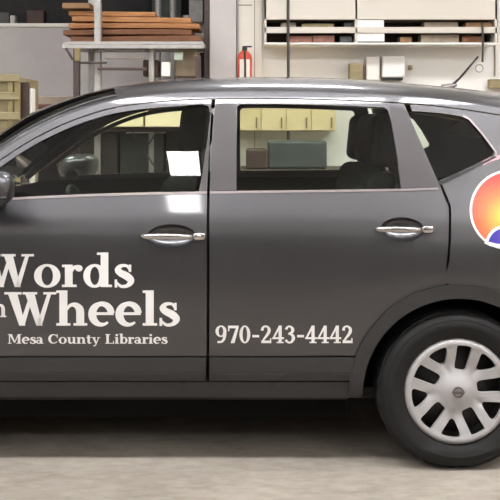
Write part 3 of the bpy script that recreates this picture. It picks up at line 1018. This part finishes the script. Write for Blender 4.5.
def g_C(g):
    pts, ws = [], []
    for k in range(13):
        a = 40 + 280 * k / 12
        pts.append((.46 + .36 * math.cos(math.radians(a)), .5 + .45 * math.sin(math.radians(a)))); ws.append(.09 + .15 * max(0, -math.cos(math.radians(a))))
    g.stroke(pts, ws, 3); g.rect(.74, .62, .82, 1.0)
def g_L(g): g.rect(.10, 0, .32, 1); g.rect(0, 0, .78, .08); g.rect(0, .925, .44, 1); g.rect(.70, 0, .78, .3)
def g_b(g):
    g.rect(.08, 0, .28, 1.05); g.rect(0, .975, .2, 1.05); g.ring(.42, .34, .30, .36, .12, .275)
def g_t(g): g.rect(.12, .1, .32, .88); g.rect(0, .605, .46, .68); g.stroke([(.22, .16), (.28, .05), (.46, .10)], [.2, .13, .07])
def g_u(g):
    g.rect(.08, .25, .28, .68); g.rect(0, .605, .2, .68); g.rect(.5, 0, .70, .68); g.rect(.42, .605, .6, .68); g.rect(.6, 0, .8, .075)
    g.stroke([(.18, .28), (.22, .10), (.36, .05), (.52, .2)], [.2, .18, .12, .06])
def g_y(g):
    g.quad((.06, .68), (.28, .68), (.46, .02), (.32, .02)); g.quad((.38, .06), (.44, 0), (.68, .68), (.58, .68)); g.rect(0, .605, .36, .68); g.rect(.48, .605, .76, .68)
    g.stroke([(.41, .05), (.33, -.18), (.16, -.24)], [.09, .09, .14])
def g_0(g): g.ring(.28, .5, .28, .51, .115, .43)
def g_9(g):
    g.ring(.28, .68, .28, .33, .115, .255); g.stroke([(.48, .66), (.46, .34), (.34, .10), (.10, .06)], [.16, .15, .12, .12])
def g_7(g): g.rect(.03, .85, .57, 1); g.quad((.44, .88), (.57, .88), (.36, 0), (.16, 0)); g.rect(.03, .68, .10, .9)
def g_2(g):
    g.stroke([(.09, .72), (.14, .90), (.30, .96), (.44, .82), (.42, .60), (.26, .34), (.10, .10)], [.15, .12, .10, .15, .16, .12, .09]); g.rect(.05, 0, .56, .15); g.rect(.49, 0, .56, .28)
def g_4(g): g.quad((.0, .27), (.10, .27), (.46, 1), (.34, 1)); g.rect(0, .23, .60, .34); g.rect(.32, 0, .48, 1); g.rect(.22, 0, .58, .075)
def g_3(g):
    g.stroke([(.08, .78), (.16, .92), (.30, .95), (.42, .80), (.38, .62), (.20, .54)], [.14, .11, .10, .16, .14, .08])
    g.stroke([(.20, .54), (.40, .46), (.46, .27), (.36, .07), (.20, .04), (.06, .18)], [.08, .14, .17, .12, .10, .14])
def g_dash(g): g.rect(.05, .33, .40, .47)
GL = {'W': (g_W, 1.36), 'o': (g_o, .76), 'r': (g_r, .58), 'd': (g_d, .82), 's': (g_s, .54), 'h': (g_h, .84), 'n': (g_n, .84), 'e': (g_e, .71), 'l': (g_l, .41), 'i': (g_i, .41),
      'a': (g_a, .68), 'M': (g_M, 1.24), 'C': (g_C, .90), 'L': (g_L, .84), 'b': (g_b, .75), 't': (g_t, .49), 'u': (g_u, .83), 'y': (g_y, .78), ' ': (None, .42),
      '0': (g_0, .61), '9': (g_9, .61), '7': (g_7, .61), '2': (g_2, .61), '4': (g_4, .62), '3': (g_3, .60), '-': (g_dash, .46)}
def text(txt, px0, px1, row, hpx, parent, label):
    tot = sum(GL[c][1] for c in txt)
    sx = (px1 - px0) / tot
    p = Pen()
    x = 0.0
    for c in txt:
        fn, adv = GL[c]
        if fn:
            p.T = lambda q, x=x: P2(px0 + (x + q[0]) * sx, row - q[1] * hpx)
            fn(p)
        x += adv
    for f in p.bm.faces:
        f.normal_update()
        if f.normal.y > 0: f.normal_flip()
    me = bpy.data.meshes.new('lettering'); p.bm.to_mesh(me); p.bm.free()
    for v in me.vertices: v.co -= Vector((0, CARW / 2, 0))
    link('lettering', me, M['letter'], parent, label=label)
text('Words', -16, 133.5, 287, 33, D1, 'white bold serif word Words')
text('Wheels', 4.5, 179, 325.5, 33.5, D1, 'white bold serif word Wheels')
text('o', -20, -7.2, 317, 19, D1, 'small white letter o')
text('n', -7.2, 7, 317, 19, D1, 'small white letter n')
text('Mesa County Libraries', 8, 167.5, 343.5, 9.5, D1, 'small white line Mesa County Libraries')
text('970-243-4442', 215.5, 353.5, 343, 17.5, D2, 'white phone number 970-243-4442')

# sun emblem sticker on the rear quarter
def sun_mat(cx, cz_, r):
    m = bpy.data.materials.new('printed_sun')
    m.use_nodes = True
    nt = m.node_tree
    p = nt.nodes['Principled BSDF']
    tc = nt.nodes.new('ShaderNodeTexCoord')
    vm = nt.nodes.new('ShaderNodeVectorMath'); vm.operation = 'MULTIPLY_ADD'
    vm.inputs[1].default_value = (1, 0, 1); vm.inputs[2].default_value = (-cx, 0, -cz_)
    ln = nt.nodes.new('ShaderNodeVectorMath'); ln.operation = 'LENGTH'
    dv = nt.nodes.new('ShaderNodeMath'); dv.operation = 'DIVIDE'; dv.inputs[1].default_value = r
    rp = nt.nodes.new('ShaderNodeValToRGB')
    rp.color_ramp.elements[0].position = .05; rp.color_ramp.elements[0].color = srgb(248, 190, 70)
    rp.color_ramp.elements[1].position = 1.0; rp.color_ramp.elements[1].color = srgb(206, 52, 56)
    e = rp.color_ramp.elements.new(.55); e.color = srgb(234, 112, 62)
    nt.links.new(tc.outputs['Object'], vm.inputs[0]); nt.links.new(vm.outputs[0], ln.inputs[0])
    nt.links.new(ln.outputs['Value'], dv.inputs[0]); nt.links.new(dv.outputs[0], rp.inputs[0]); nt.links.new(rp.outputs[0], p.inputs['Base Color'])
    p.inputs['Roughness'].default_value = .4
    return m
def decal(name, poly, m, lift, parent, holes=(), label=None):
    return surf_panel(name, poly, m, holes, h=.02, lift=lift, flange=None, parent=parent, label=label)
SCx, SCr, SCR = 510, 210, 40.5
pc = lambda r, a0=0, a1=360, n=60: PL([(SCx + r * math.cos(math.radians(a0 + (a1 - a0) * k / n)), SCr - r * math.sin(math.radians(a0 + (a1 - a0) * k / n))) for k in range(n)])
sun = decal('sun_sticker', pc(SCR), M['letter'], .0015, QP, label='round white-edged sticker of an orange sun')
g = P2(507, 219)
decal('sun_disc', pc(SCR - 2.4), sun_mat(g[0], g[1], .185), .0026, sun)
swoosh = sm([(484, 243), (489, 233), (496, 227), (508, 225), (526, 231), (538, 241), (546, 252)], 5)
decal('mesa_band', PL(swoosh + [(540, 256), (505, 250), (490, 246)]), M['letter'], .0036, sun)
sw2 = sm([(488, 241.5), (491.5, 234.5), (498, 229.5), (509, 228), (525, 234), (536, 244)], 5)
decal('mesa_shape', PL(sw2 + [(536, 250), (508, 245), (495, 243)]), mat('indigo_vinyl', srgb(64, 52, 150), .4), .0046, sun)
arc = PL([(SCx + 56 * math.cos(math.radians(a)), SCr - 56 * math.sin(math.radians(a))) for a in range(70, 124, 3)] + [(SCx + 52 * math.cos(math.radians(a)), SCr - 52 * math.sin(math.radians(a))) for a in range(121, 69, -3)])
decal('sun_ray_arc', arc, mat('pink_vinyl', srgb(214, 150, 158), .4), .0016, QP, label='thin pink arc over the sun sticker')

# ================================================================== BACKGROUND THINGS
def at(px, row, d): return ((px - 250) * d / FPX, EYE - (row - HOR) * d / FPX)
def bb(bm, px0, px1, r0, r1, d, depth, bev=0.0, yoff=0.0):
    """box whose front face covers a picture rectangle at distance d"""
    xa, za = at(px0, r1, d); xb, zb = at(px1, r0, d)
    y = d - DIST
    box(bm, xa, xb, y, y + depth, za, zb, bev)

# --- pallet rack with boards
RD = 8.6
rx0, rx1 = at(74, 0, RD)[0], at(203, 0, RD)[0]
ry0 = RD - DIST
rack = empty('storage_rack', 'steel storage rack with dark front post carrying brown boards behind the car', 'rack', ((rx0 + rx1) / 2, ry0 + .5, 0))
def rk(name, bm, m, label=None, smooth=None):
    return bm_obj(name, bm, m, rack, smooth=smooth, offset=((rx0 + rx1) / 2, ry0 + .5, 0), label=label)
zs = at(0, 45, RD)[1]
def post(x, y, z1, m, wd=.07, name='post'):
    b = bmesh.new(); box(b, x - wd / 2, x + wd / 2, y, y + .08, 0, z1, .006); rk(name, b, m)
post(at(76, 0, RD)[0], ry0, at(0, 49, RD)[1], M['rackdark'], .055)
post(at(95.5, 0, RD)[0], ry0 + .10, 3.6, M['rackgrey'], .062)
post(at(74, 0, RD)[0], ry0 + .95, 3.6, M['rackgrey'])
post(rx1 - .05, ry0 + .95, zs, M['rackdark'])
post(at(150, 0, RD)[0], ry0 + .1, zs, M['rackgrey'], .05)
post(at(198, 0, RD)[0], ry0, zs - .1, M['rackdark'], .05)
for r0, r1, a, c, m in ((44.5, 48.5, 62, 204, 'rackgrey'), (61.5, 63.5, 79, 106, 'rackdark'), (67.5, 70, 97, 146, 'rackdark'), (50, 52, 98, 145, 'rackdark'), (57.5, 58.8, 104, 145, 'cardgrey')):
    b = bmesh.new(); bb(b, a, c, r0, r1, RD, .06, .004); rk('beam', b, M[m])
b = bmesh.new(); box(b, rx0 - .1, rx1, ry0 + .02, ry0 + 1.02, zs + .01, zs + .035); rk('deck', b, M['rackgrey'])
# ochre gusset under the deck at the left post
b = bmesh.new(); bb(b, 74.5, 80, 48, 61, RD - .02, .03, .003); rk('gusset', b, M['ochre'])
b = bmesh.new()
p0, p1 = at(66, 48, RD), at(73, 60, RD)
tube(b, [(p0[0], ry0, p0[1]), (p1[0], ry0, p1[1])], .012, 8); rk('knee_brace', b, M['rackdark'])
# lower levels and cross braces seen through the car windows
for row in (128, 176):
    b = bmesh.new(); bb(b, 75, 204, row, row + 4, RD, .06, .004); rk('beam', b, M['brown'])
    z = at(0, row, RD)[1]
    b = bmesh.new(); box(b, rx0, rx1, ry0 + .065, ry0 + .94, z - .02, z + .005); rk('deck', b, M['brown'])
for (a, c) in (((128, 126), (160, 176)), ((160, 126), (128, 176))):
    p0, p1 = at(*a, RD), at(*c, RD)
    b = bmesh.new(); tube(b, [(p0[0], ry0 + .03, p0[1]), (p1[0], ry0 + .03, p1[1])], .007, 8); rk('cross_brace', b, M['machine'])

# boards on the top deck
def top_box(name, label, cat, px0, px1, r0, r1, d, depth, m, group=None, bev=.006, rz=0, tilt=0):
    xa, za = at(px0, r1, d); xb, zb = at(px1, r0, d)
    y = d - DIST
    c = ((xa + xb) / 2, y + depth / 2, za)
    b = bmesh.new(); box(b, xa, xb, y, y + depth, za, zb, bev)
    o = bm_obj(name, b, m, None, offset=c, label=label, cat=cat, group=group)
    o.location = c; o.rotation_euler = (0, tilt, rz)
    return o
GB = 'brown boards stacked on the storage rack'
zb0 = zs + .038
bd = [('lowest dark brown board of the stack on the rack deck', 66, 200, .055, 'wooddark', 0),
      ('second board up, dark brown, sticking out left in the stack on the rack', 58, 190, .05, 'wooddark', .002),
      ('third board up, mid brown, in the stack on the rack', 63, 198, .05, 'wood', -.002),
      ('fourth board up, orange brown, in the stack on the rack', 66, 189, .05, 'wood2', .002),
      ('topmost short orange brown board on the left half of the rack stack', 62, 152, .045, 'wood2', .004)]
z = zb0
for k, (lab, a, c, th, m, tl) in enumerate(bd):
    xa, xb = at(a, 0, RD)[0], at(c, 0, RD)[0]
    L = xb - xa
    dd = .55 - .05 * k
    b = bmesh.new()
    box(b, -L / 2, L / 2, 0, dd, 0, th, .006)
    bmesh.ops.subdivide_edges(b, edges=[e for e in b.edges if abs((e.verts[0].co - e.verts[1].co).x) > .5], cuts=9)
    for v in b.verts: v.co.z += .005 * math.sin(v.co.x * 3 + k)
    o = bm_obj('wooden_board', b, M[m], None, label=lab, cat='board', group=GB)
    sl = abs(tl) * L / 2
    z += sl
    o.location = ((xa + xb) / 2, ry0 + .20 + .03 * k, z + .01); o.rotation_euler = (0, tl, .012 * (k - 2))
    z += th + sl + .012
o = top_box('cardboard_box', 'flat brown cardboard box lying on the left end of the board stack', 'box', 62, 90, 12.5, 18, RD + .25, .22, M['card'])
o.location.z = z + .015
# things under the top deck at the right of the rack
top_box('paint_can', 'small white tin on the rack bay above the car roof', 'tin', 161.5, 170, 62, 76, RD + .1, .1, M['white'])
top_box('tool_box', 'dark tool box beside the white tin on the rack', 'tool box', 143, 158, 60, 76, RD + .15, .25, M['brown'])
top_box('storage_bin', 'tan storage bin at the right end of the rack above the roof', 'bin', 175, 197, 50, 76, RD + .25, .3, M['cardgrey'])
top_box('bottle_box', 'small pale carton above the white tin under the boards', 'carton', 174, 183, 52, 60, RD + .05, .12, M['greenish'])

# dark goods low on the rack (seen through the front window)
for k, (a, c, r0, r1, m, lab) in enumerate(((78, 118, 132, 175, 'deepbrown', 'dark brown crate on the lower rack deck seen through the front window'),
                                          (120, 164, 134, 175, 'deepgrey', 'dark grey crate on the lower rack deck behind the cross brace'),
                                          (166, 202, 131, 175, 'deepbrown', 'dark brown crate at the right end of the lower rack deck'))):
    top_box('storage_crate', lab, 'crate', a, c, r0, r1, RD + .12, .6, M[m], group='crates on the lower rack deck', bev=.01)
M['palebox'] = mat('pale_tan_carton', srgb(226, 206, 162), 0.8, noise=(4, srgb(212, 190, 142), 0.7))
M['creambox'] = mat('cream_carton', srgb(250, 234, 192), 0.8, noise=(4, srgb(244, 226, 180), 0.7))
for k, (a, c, r0, r1, m, lab) in enumerate(((104, 143, 104, 127, 'creambox', 'pale tan box on the middle rack deck, left of another'), (145, 198, 102, 127, 'creambox', 'longer pale tan box on the middle rack deck'))):
    top_box('storage_box', lab, 'box', a, c, r0, r1, RD - .3, .7, M[m], group='boxes on the middle rack deck', bev=.01)

# dark cabinet left of the rack, low down, seen through the front of the window
top_box('storage_cabinet', 'dark reddish brown cabinet left of the rack behind the windshield pillar', 'cabinet', 34, 66, 104, 262, RD - .3, .5, M['maroon'])

# --- left clutter
def crate():
    d = 7.4
    xa, zb_ = at(-30, 76, d); xb, _ = at(20, 0, d)
    t = empty('wooden_crate', 'tall pale plywood crate at the left edge behind the windshield', 'crate', ((xa + xb) / 2, d - DIST + .35, 0))
    off = ((xa + xb) / 2, d - DIST + .35, 0)
    y = d - DIST
    b = bmesh.new(); box(b, xa + .015, xb - .015, y + .02, y + .7, 0, zb_ - .01); bm_obj('side_panel', b, M['crate'], t, offset=off)
    for x in (xa + .03, xb - .03, at(11, 0, d)[0]):
        b = bmesh.new(); box(b, x - .03, x + .03, y, y + .025, 0, zb_, .004); bm_obj('batten', b, M['ochre'], t, offset=off)
    for row in (78, 96, 116, 150, 200):
        z = at(0, row, d)[1]
        b = bmesh.new(); box(b, xa, xb, y - .012, y + .0, z - .03, z + .03, .004); bm_obj('batten', b, M['crate'], t, offset=off)
crate()
top_box('wooden_post', 'dark brown square post beside the plywood crate', 'post', 20.5, 27.5, 82, 262, 7.45, .08, M['brown'])
top_box('white_strip', 'thin white upright board beside the dark brown post', 'board', 29.2, 32, 88, 262, 7.5, .12, M['white'])
top_box('covered_load', 'low reddish brown covered stack in front of the grey wall', 'stack', 30, 75, 96.5, 262, 8.9, .5, M['cardgrey'])
# things on the ledge above the grey wall
YL = YB + DIST
for nm, lab, cat, a, c, r0, r1, m in (('storage_box', 'grey flat box up on the wall ledge at the far left', 'box', -12, 9.5, 8, 19, 'machine'),
                                     ('tin_can', 'pale tin on the wall ledge beside the grey flat box', 'tin', 10.5, 15.5, 14, 22, 'rackgrey'),
                                     ('storage_box', 'dark box up on the wall ledge right of the pale tin', 'box', 27, 44, 9, 22, 'brown')):
    z0 = 2.65
    xa, xb = at(a, 0, YL + .02)[0], at(c, 0, YL + .02)[0]
    hh = (r1 - r0) * YL / FPX
    b = bmesh.new(); box(b, xa, xb, YB + .0, YB + .11, z0, z0 + hh, .004)
    ctr = ((xa + xb) / 2, YB + .05, z0)
    o = bm_obj(nm, b, M[m], None, offset=ctr, label=lab, cat=cat); o.location = ctr
# grey wall boxes and pipes upper right of the rack
top_box('electrical_cabinet', 'light grey wall cabinet high beside the dark post', 'cabinet', 189, 203, 0, 22, 10.4, .16, M['rackgrey'])
top_box('electrical_cabinet', 'dull grey tall cabinet high behind the boards', 'cabinet', 152, 181, -10, 24, 10.45, .15, M['machine'])
for k, (px, lab) in enumerate(((158, 'left one of the two grey pipes before the tall cabinet'), (173, 'right one of the two grey pipes before the tall cabinet'))):
    x = at(px, 0, 10.3)[0]
    b = bmesh.new(); tube(b, [(0, 0, 0), (0, 0, ZC)], .035, 14)
    o = bm_obj('wall_pipe', b, M['rackgrey'], None, smooth=40, label=lab, cat='pipe', group='grey pipes behind the rack'); o.location = (x, 6.3, 0)
top_box('control_box', 'small cream box hanging at the foot of the light grey cabinet', 'box', 183, 188.5, 15, 25, 10.45, .15, M['white'])

# --- cream door and fire extinguisher
DP = YP + DIST          # distance of the partition face
b = bmesh.new()
bb(b, 238.5, 262, -60, 262, DP - .05, .05, .004)
struct('door_1', b, M['cream'])
b = bmesh.new(); bb(b, 254.3, 255.0, -60, 262, DP - .053, .01); bb(b, 238.5, 252, 4.5, 5.6, DP - .053, .01); struct('trim_4', b, M['cardgrey'])
ex = empty('fire_extinguisher', 'red fire extinguisher with white label hanging on the cream door', 'fire extinguisher', (0, 0, 0))
d = DP - .15
xl, zb_ = at(237.3, 78, d); xr_, zt = at(252, 52, d)
cx_, rr = (xl + xr_) / 2, (xr_ - xl) / 2
ex.location = (cx_, d - DIST, zb_ - .22)
b = bmesh.new()
n = 28
pr = [(0.01, -.22), (rr * .9, -.22), (rr, -.20), (rr, zt - zb_ - .06), (rr * .93, zt - zb_ - .03), (rr * .6, zt - zb_ + .0), (.02, zt - zb_ + .015), (.02, zt - zb_ + .03)]
rows = [[(r * math.cos(2 * math.pi * j / n), r * math.sin(2 * math.pi * j / n), z + .22) for j in range(n + 1)] for r, z in pr]
grid(b, rows); bmesh.ops.remove_doubles(b, verts=b.verts, dist=1e-5)
bm_obj('cylinder_body', b, M['red'], ex, smooth=40)
b = bmesh.new()
rows = [[((rr + .0015) * math.cos(a), (rr + .0015) * math.sin(a), z) for a in [math.radians(-132 + 84 * j / 12) for j in range(13)]] for z in (.03, .2, .40)]
grid(b, rows); bm_obj('paper_label', b, M['white'], ex, smooth=60)
zt_ = zt - zb_ + .22
b = bmesh.new(); box(b, -.025, .025, -.02, .02, zt_ + .0, zt_ + .05, .006); box(b, -.02, .07, -.012, .012, zt_ + .045, zt_ + .06, .004)
bm_obj('valve', b, M['black'], ex)
b = bmesh.new(); tube(b, [(.0, -.02, zt_ + .02), (.0, -rr - .03, zt_ - .02), (.005, -rr - .02, zt_ - .12), (.005, -rr - .018, .06)], .011, 8)
bm_obj('hose', b, M['brown'], ex, smooth=50)

# --- wall rack of white rails on the partition with things lying in the slots
WD = DP - .34
y0 = WD - DIST
sh = empty('wall_shelf', 'long white wall shelf with open slots on the cream partition', 'shelf', (at(380, 0, WD)[0], YP, at(0, 44, WD)[1]))
soff = tuple(sh.location)
def sp(name, px0, px1, r0, r1, m=M['shelfpaint'], depth=.03, dd=0.0):
    b = bmesh.new(); bb(b, px0, px1, r0, r1, WD + dd, depth, .003); bm_obj(name, b, m, sh, offset=soff)
SX0, SX1 = 264, 498
sp('rail', SX0, SX1, -60, 19.5)
sp('rail', SX0, SX1, 27.0, 33.0)
sp('bottom_shelf', SX0, SX1, 42.5, 44.5, M['creamgrey'], .34)
for r in (27.2, 19.0): sp('shelf_board', SX0, SX1, r, r + .8, M['cardgrey'], .30, .03)
for px in (264, 355, 495): sp('divider', px, px + 2.5, -60, 43, M['shelfpaint'], .33)
sp('slot_cover', 356, 384, 20, 27.2, M['creamgrey'], .01, .01); sp('slot_cover', 357, 384.5, 33, 41.5, M['creamgrey'], .01, .01)
sp('back_board', SX0, SX1, -60, 44, M['brown'], .02, .31)
# goods in the two slots, each lying on its shelf board
G1, G2 = 'goods in the upper slot of the wall shelf', 'goods in the lower slot of the wall shelf'
goods = [(287, 312, 36.0, 42.4, 'cardred', G2, 'reddish carton in the lower slot, left of another like it'),
         (313, 334.5, 35.5, 42.4, 'cardred', G2, 'reddish carton in the lower slot, right of its twin'),
         (340, 352, 36, 42.4, 'machine', G2, 'small grey box in the lower slot before the white divider'),
         (400, 412, 37, 42.4, 'card', G2, 'small brown box in the lower slot right of the white cover'),
         (421, 459, 34.5, 42.4, 'cardgrey', G2, 'long grey tan carton in the lower slot to the right'),
         (462, 482, 36, 42.4, 'wooddark', G2, 'dark brown box at the right end of the lower slot'),
         (281, 296, 22.5, 27, 'cardgrey', G1, 'small tan box in the upper slot near its left end'),
         (302, 334, 23.5, 27, 'crate', G1, 'long flat pale carton in the upper slot'),
         (344, 353, 22.5, 27, 'machine', G1, 'small grey box in the upper slot before the white divider'),
         (424, 458, 22.0, 27, 'cardgrey', G1, 'long tan carton in the upper slot to the right'),
         (466, 492, 22.5, 27, 'card', G1, 'brown carton at the right end of the upper slot')]
for a, c, r0, r1, m, gname, lab in goods:
    top_box('carton', lab, 'carton', a, c, r0, r1, WD + .06, .18, M[m], group=gname, bev=.004)

# --- cables, boxes on the partition below the shelf
def cable(px, r0, r1, d, label, rad=.012):
    x, z0 = at(px, r1, d); _, z1 = at(px, r0, d)
    b = bmesh.new(); tube(b, [(0, 0, 0), (.004, 0, (z1 - z0) * .5), (0, 0, z1 - z0)], rad, 8)
    o = bm_obj('cable', b, M['cable'], None, smooth=50, label=label, cat='cable'); o.location = (x, d - DIST, z0)
    return o
cable(288, -40, 262, WD - .02, 'dark cable running down in front of the left half of the wall shelf', .014)
ck = cable(482.5, 22, 62, WD - .02, 'short dark cable with a hook ring hanging off the right end of the shelf', .011)
b = bmesh.new()
tube(b, [(-.03 + .036 * math.cos(a), 0, -.06 + .036 * math.sin(a)) for a in [2 * math.pi * k / 24 for k in range(24)]], .007, 8, closed=True)
bm_obj('hook_ring', b, M['rackgrey'], ck, smooth=50)
top_box('junction_box', 'tan box on the partition wall left of two white boxes', 'box', 350, 363, 63, 80, DP - .18, .18, M['crate'])
top_box('wall_box', 'plain white box on the partition wall, left of the dispenser', 'box', 366.5, 379.5, 57, 80, DP - .14, .14, M['white'])
t = empty('paper_dispenser', 'white dispenser with dark slot underneath on the partition wall', 'dispenser', at(394, 0, DP)[:1] + (YP - .07, at(0, 80, DP)[1]))
toff = tuple(t.location)
b = bmesh.new(); bb(b, 382.5, 405, 56, 77.5, DP - .15, .15, .015); bm_obj('cover', b, M['creamgrey'], t, offset=toff)
b = bmesh.new(); bb(b, 383, 403, 77.5, 80, DP - .14, .13, .004); bm_obj('outlet', b, M['black'], t, offset=toff)
top_box('knob_box', 'tiny tan box on the partition wall right of the dispenser', 'box', 409, 412.5, 65, 69.5, DP - .05, .05, M['crate'])
top_box('junction_box', 'tan box at the right edge on the partition wall', 'box', 490, 512, 79, 88, DP - .1, .1, M['crate'])
b = bmesh.new(); bb(b, 494.5, 495.6, 45, 76, DP - .02, .02); struct('trim_5', b, M['cardgrey'])

# --- bench and machines seen through the rear windows
def bench():
    d = 7.6
    y = d - DIST
    xa, zt = at(240, 170, d); xb, _ = at(420, 0, d)
    t = empty('workbench', 'pale workbench behind the car seen through the rear window', 'workbench', ((xa + xb) / 2, y + .35, 0))
    off = tuple(t.location)
    b = bmesh.new(); box(b, xa, xb, y, y + .7, zt - .05, zt, .006); bm_obj('bench_top', b, M['rackdark'], t, offset=off)
    b = bmesh.new(); box(b, xa + .1, xb - .1, y + .1, y + .13, .1, zt - .05); bm_obj('front_panel', b, M['brown'], t, offset=off)
    for x in (xa + .06, xb - .06):
        for yy in (y + .05, y + .65):
            b = bmesh.new(); box(b, x - .04, x + .04, yy - .04, yy + .04, 0, zt - .05); bm_obj('leg', b, M['rackgrey'], t, offset=off)
bench()
top_box('machine_housing', 'wide dark grey machine on the bench seen through the rear window', 'machine', 268, 327, 141, 169.0, 7.75, .4, M['machine'], bev=.02)
top_box('tool_case', 'low dark case beside the wide machine seen through the rear window', 'case', 246, 267, 149, 169.3, 7.7, .35, M['brown'], bev=.015)

def wall_cabinet(px0, px1, r0, r1, lab, n):
    d = DP - .42
    xa, zb_ = at(px0, r1, d); xb, zt = at(px1, r0, d)
    t = empty('wall_cabinet', lab, 'cabinet', ((xa + xb) / 2, YP, zb_))
    off = tuple(t.location)
    b = bmesh.new(); box(b, xa, xb, d - DIST + .02, YP, zb_, zt, .004); bm_obj('cabinet_body', b, M['palebox'], t, offset=off)
    for k in range(n):
        a, c = xa + (xb - xa) * k / n, xa + (xb - xa) * (k + 1) / n
        b = bmesh.new(); box(b, a + .006, c - .006, d - DIST, d - DIST + .02, zb_ + .006, zt - .006, .003); dd = bm_obj('door', b, M['palebox'], t, offset=off)
        b = bmesh.new(); box(b, c - .05, c - .035, d - DIST - .025, d - DIST, zb_ + .03, zb_ + .13, .003); bm_obj('handle', b, M['ochre'], dd, offset=off)
wall_cabinet(236, 336, 96, 131, 'long pale yellow wall cabinet seen through the rear door window', 4)
wall_cabinet(449, 478, 108, 131, 'short pale yellow wall cabinet seen through the quarter window', 2)
for k, (a, c, r0, lab) in enumerate(((252, 259, 134, 'low dark tin on the bench below the cabinet'),)):
    pass
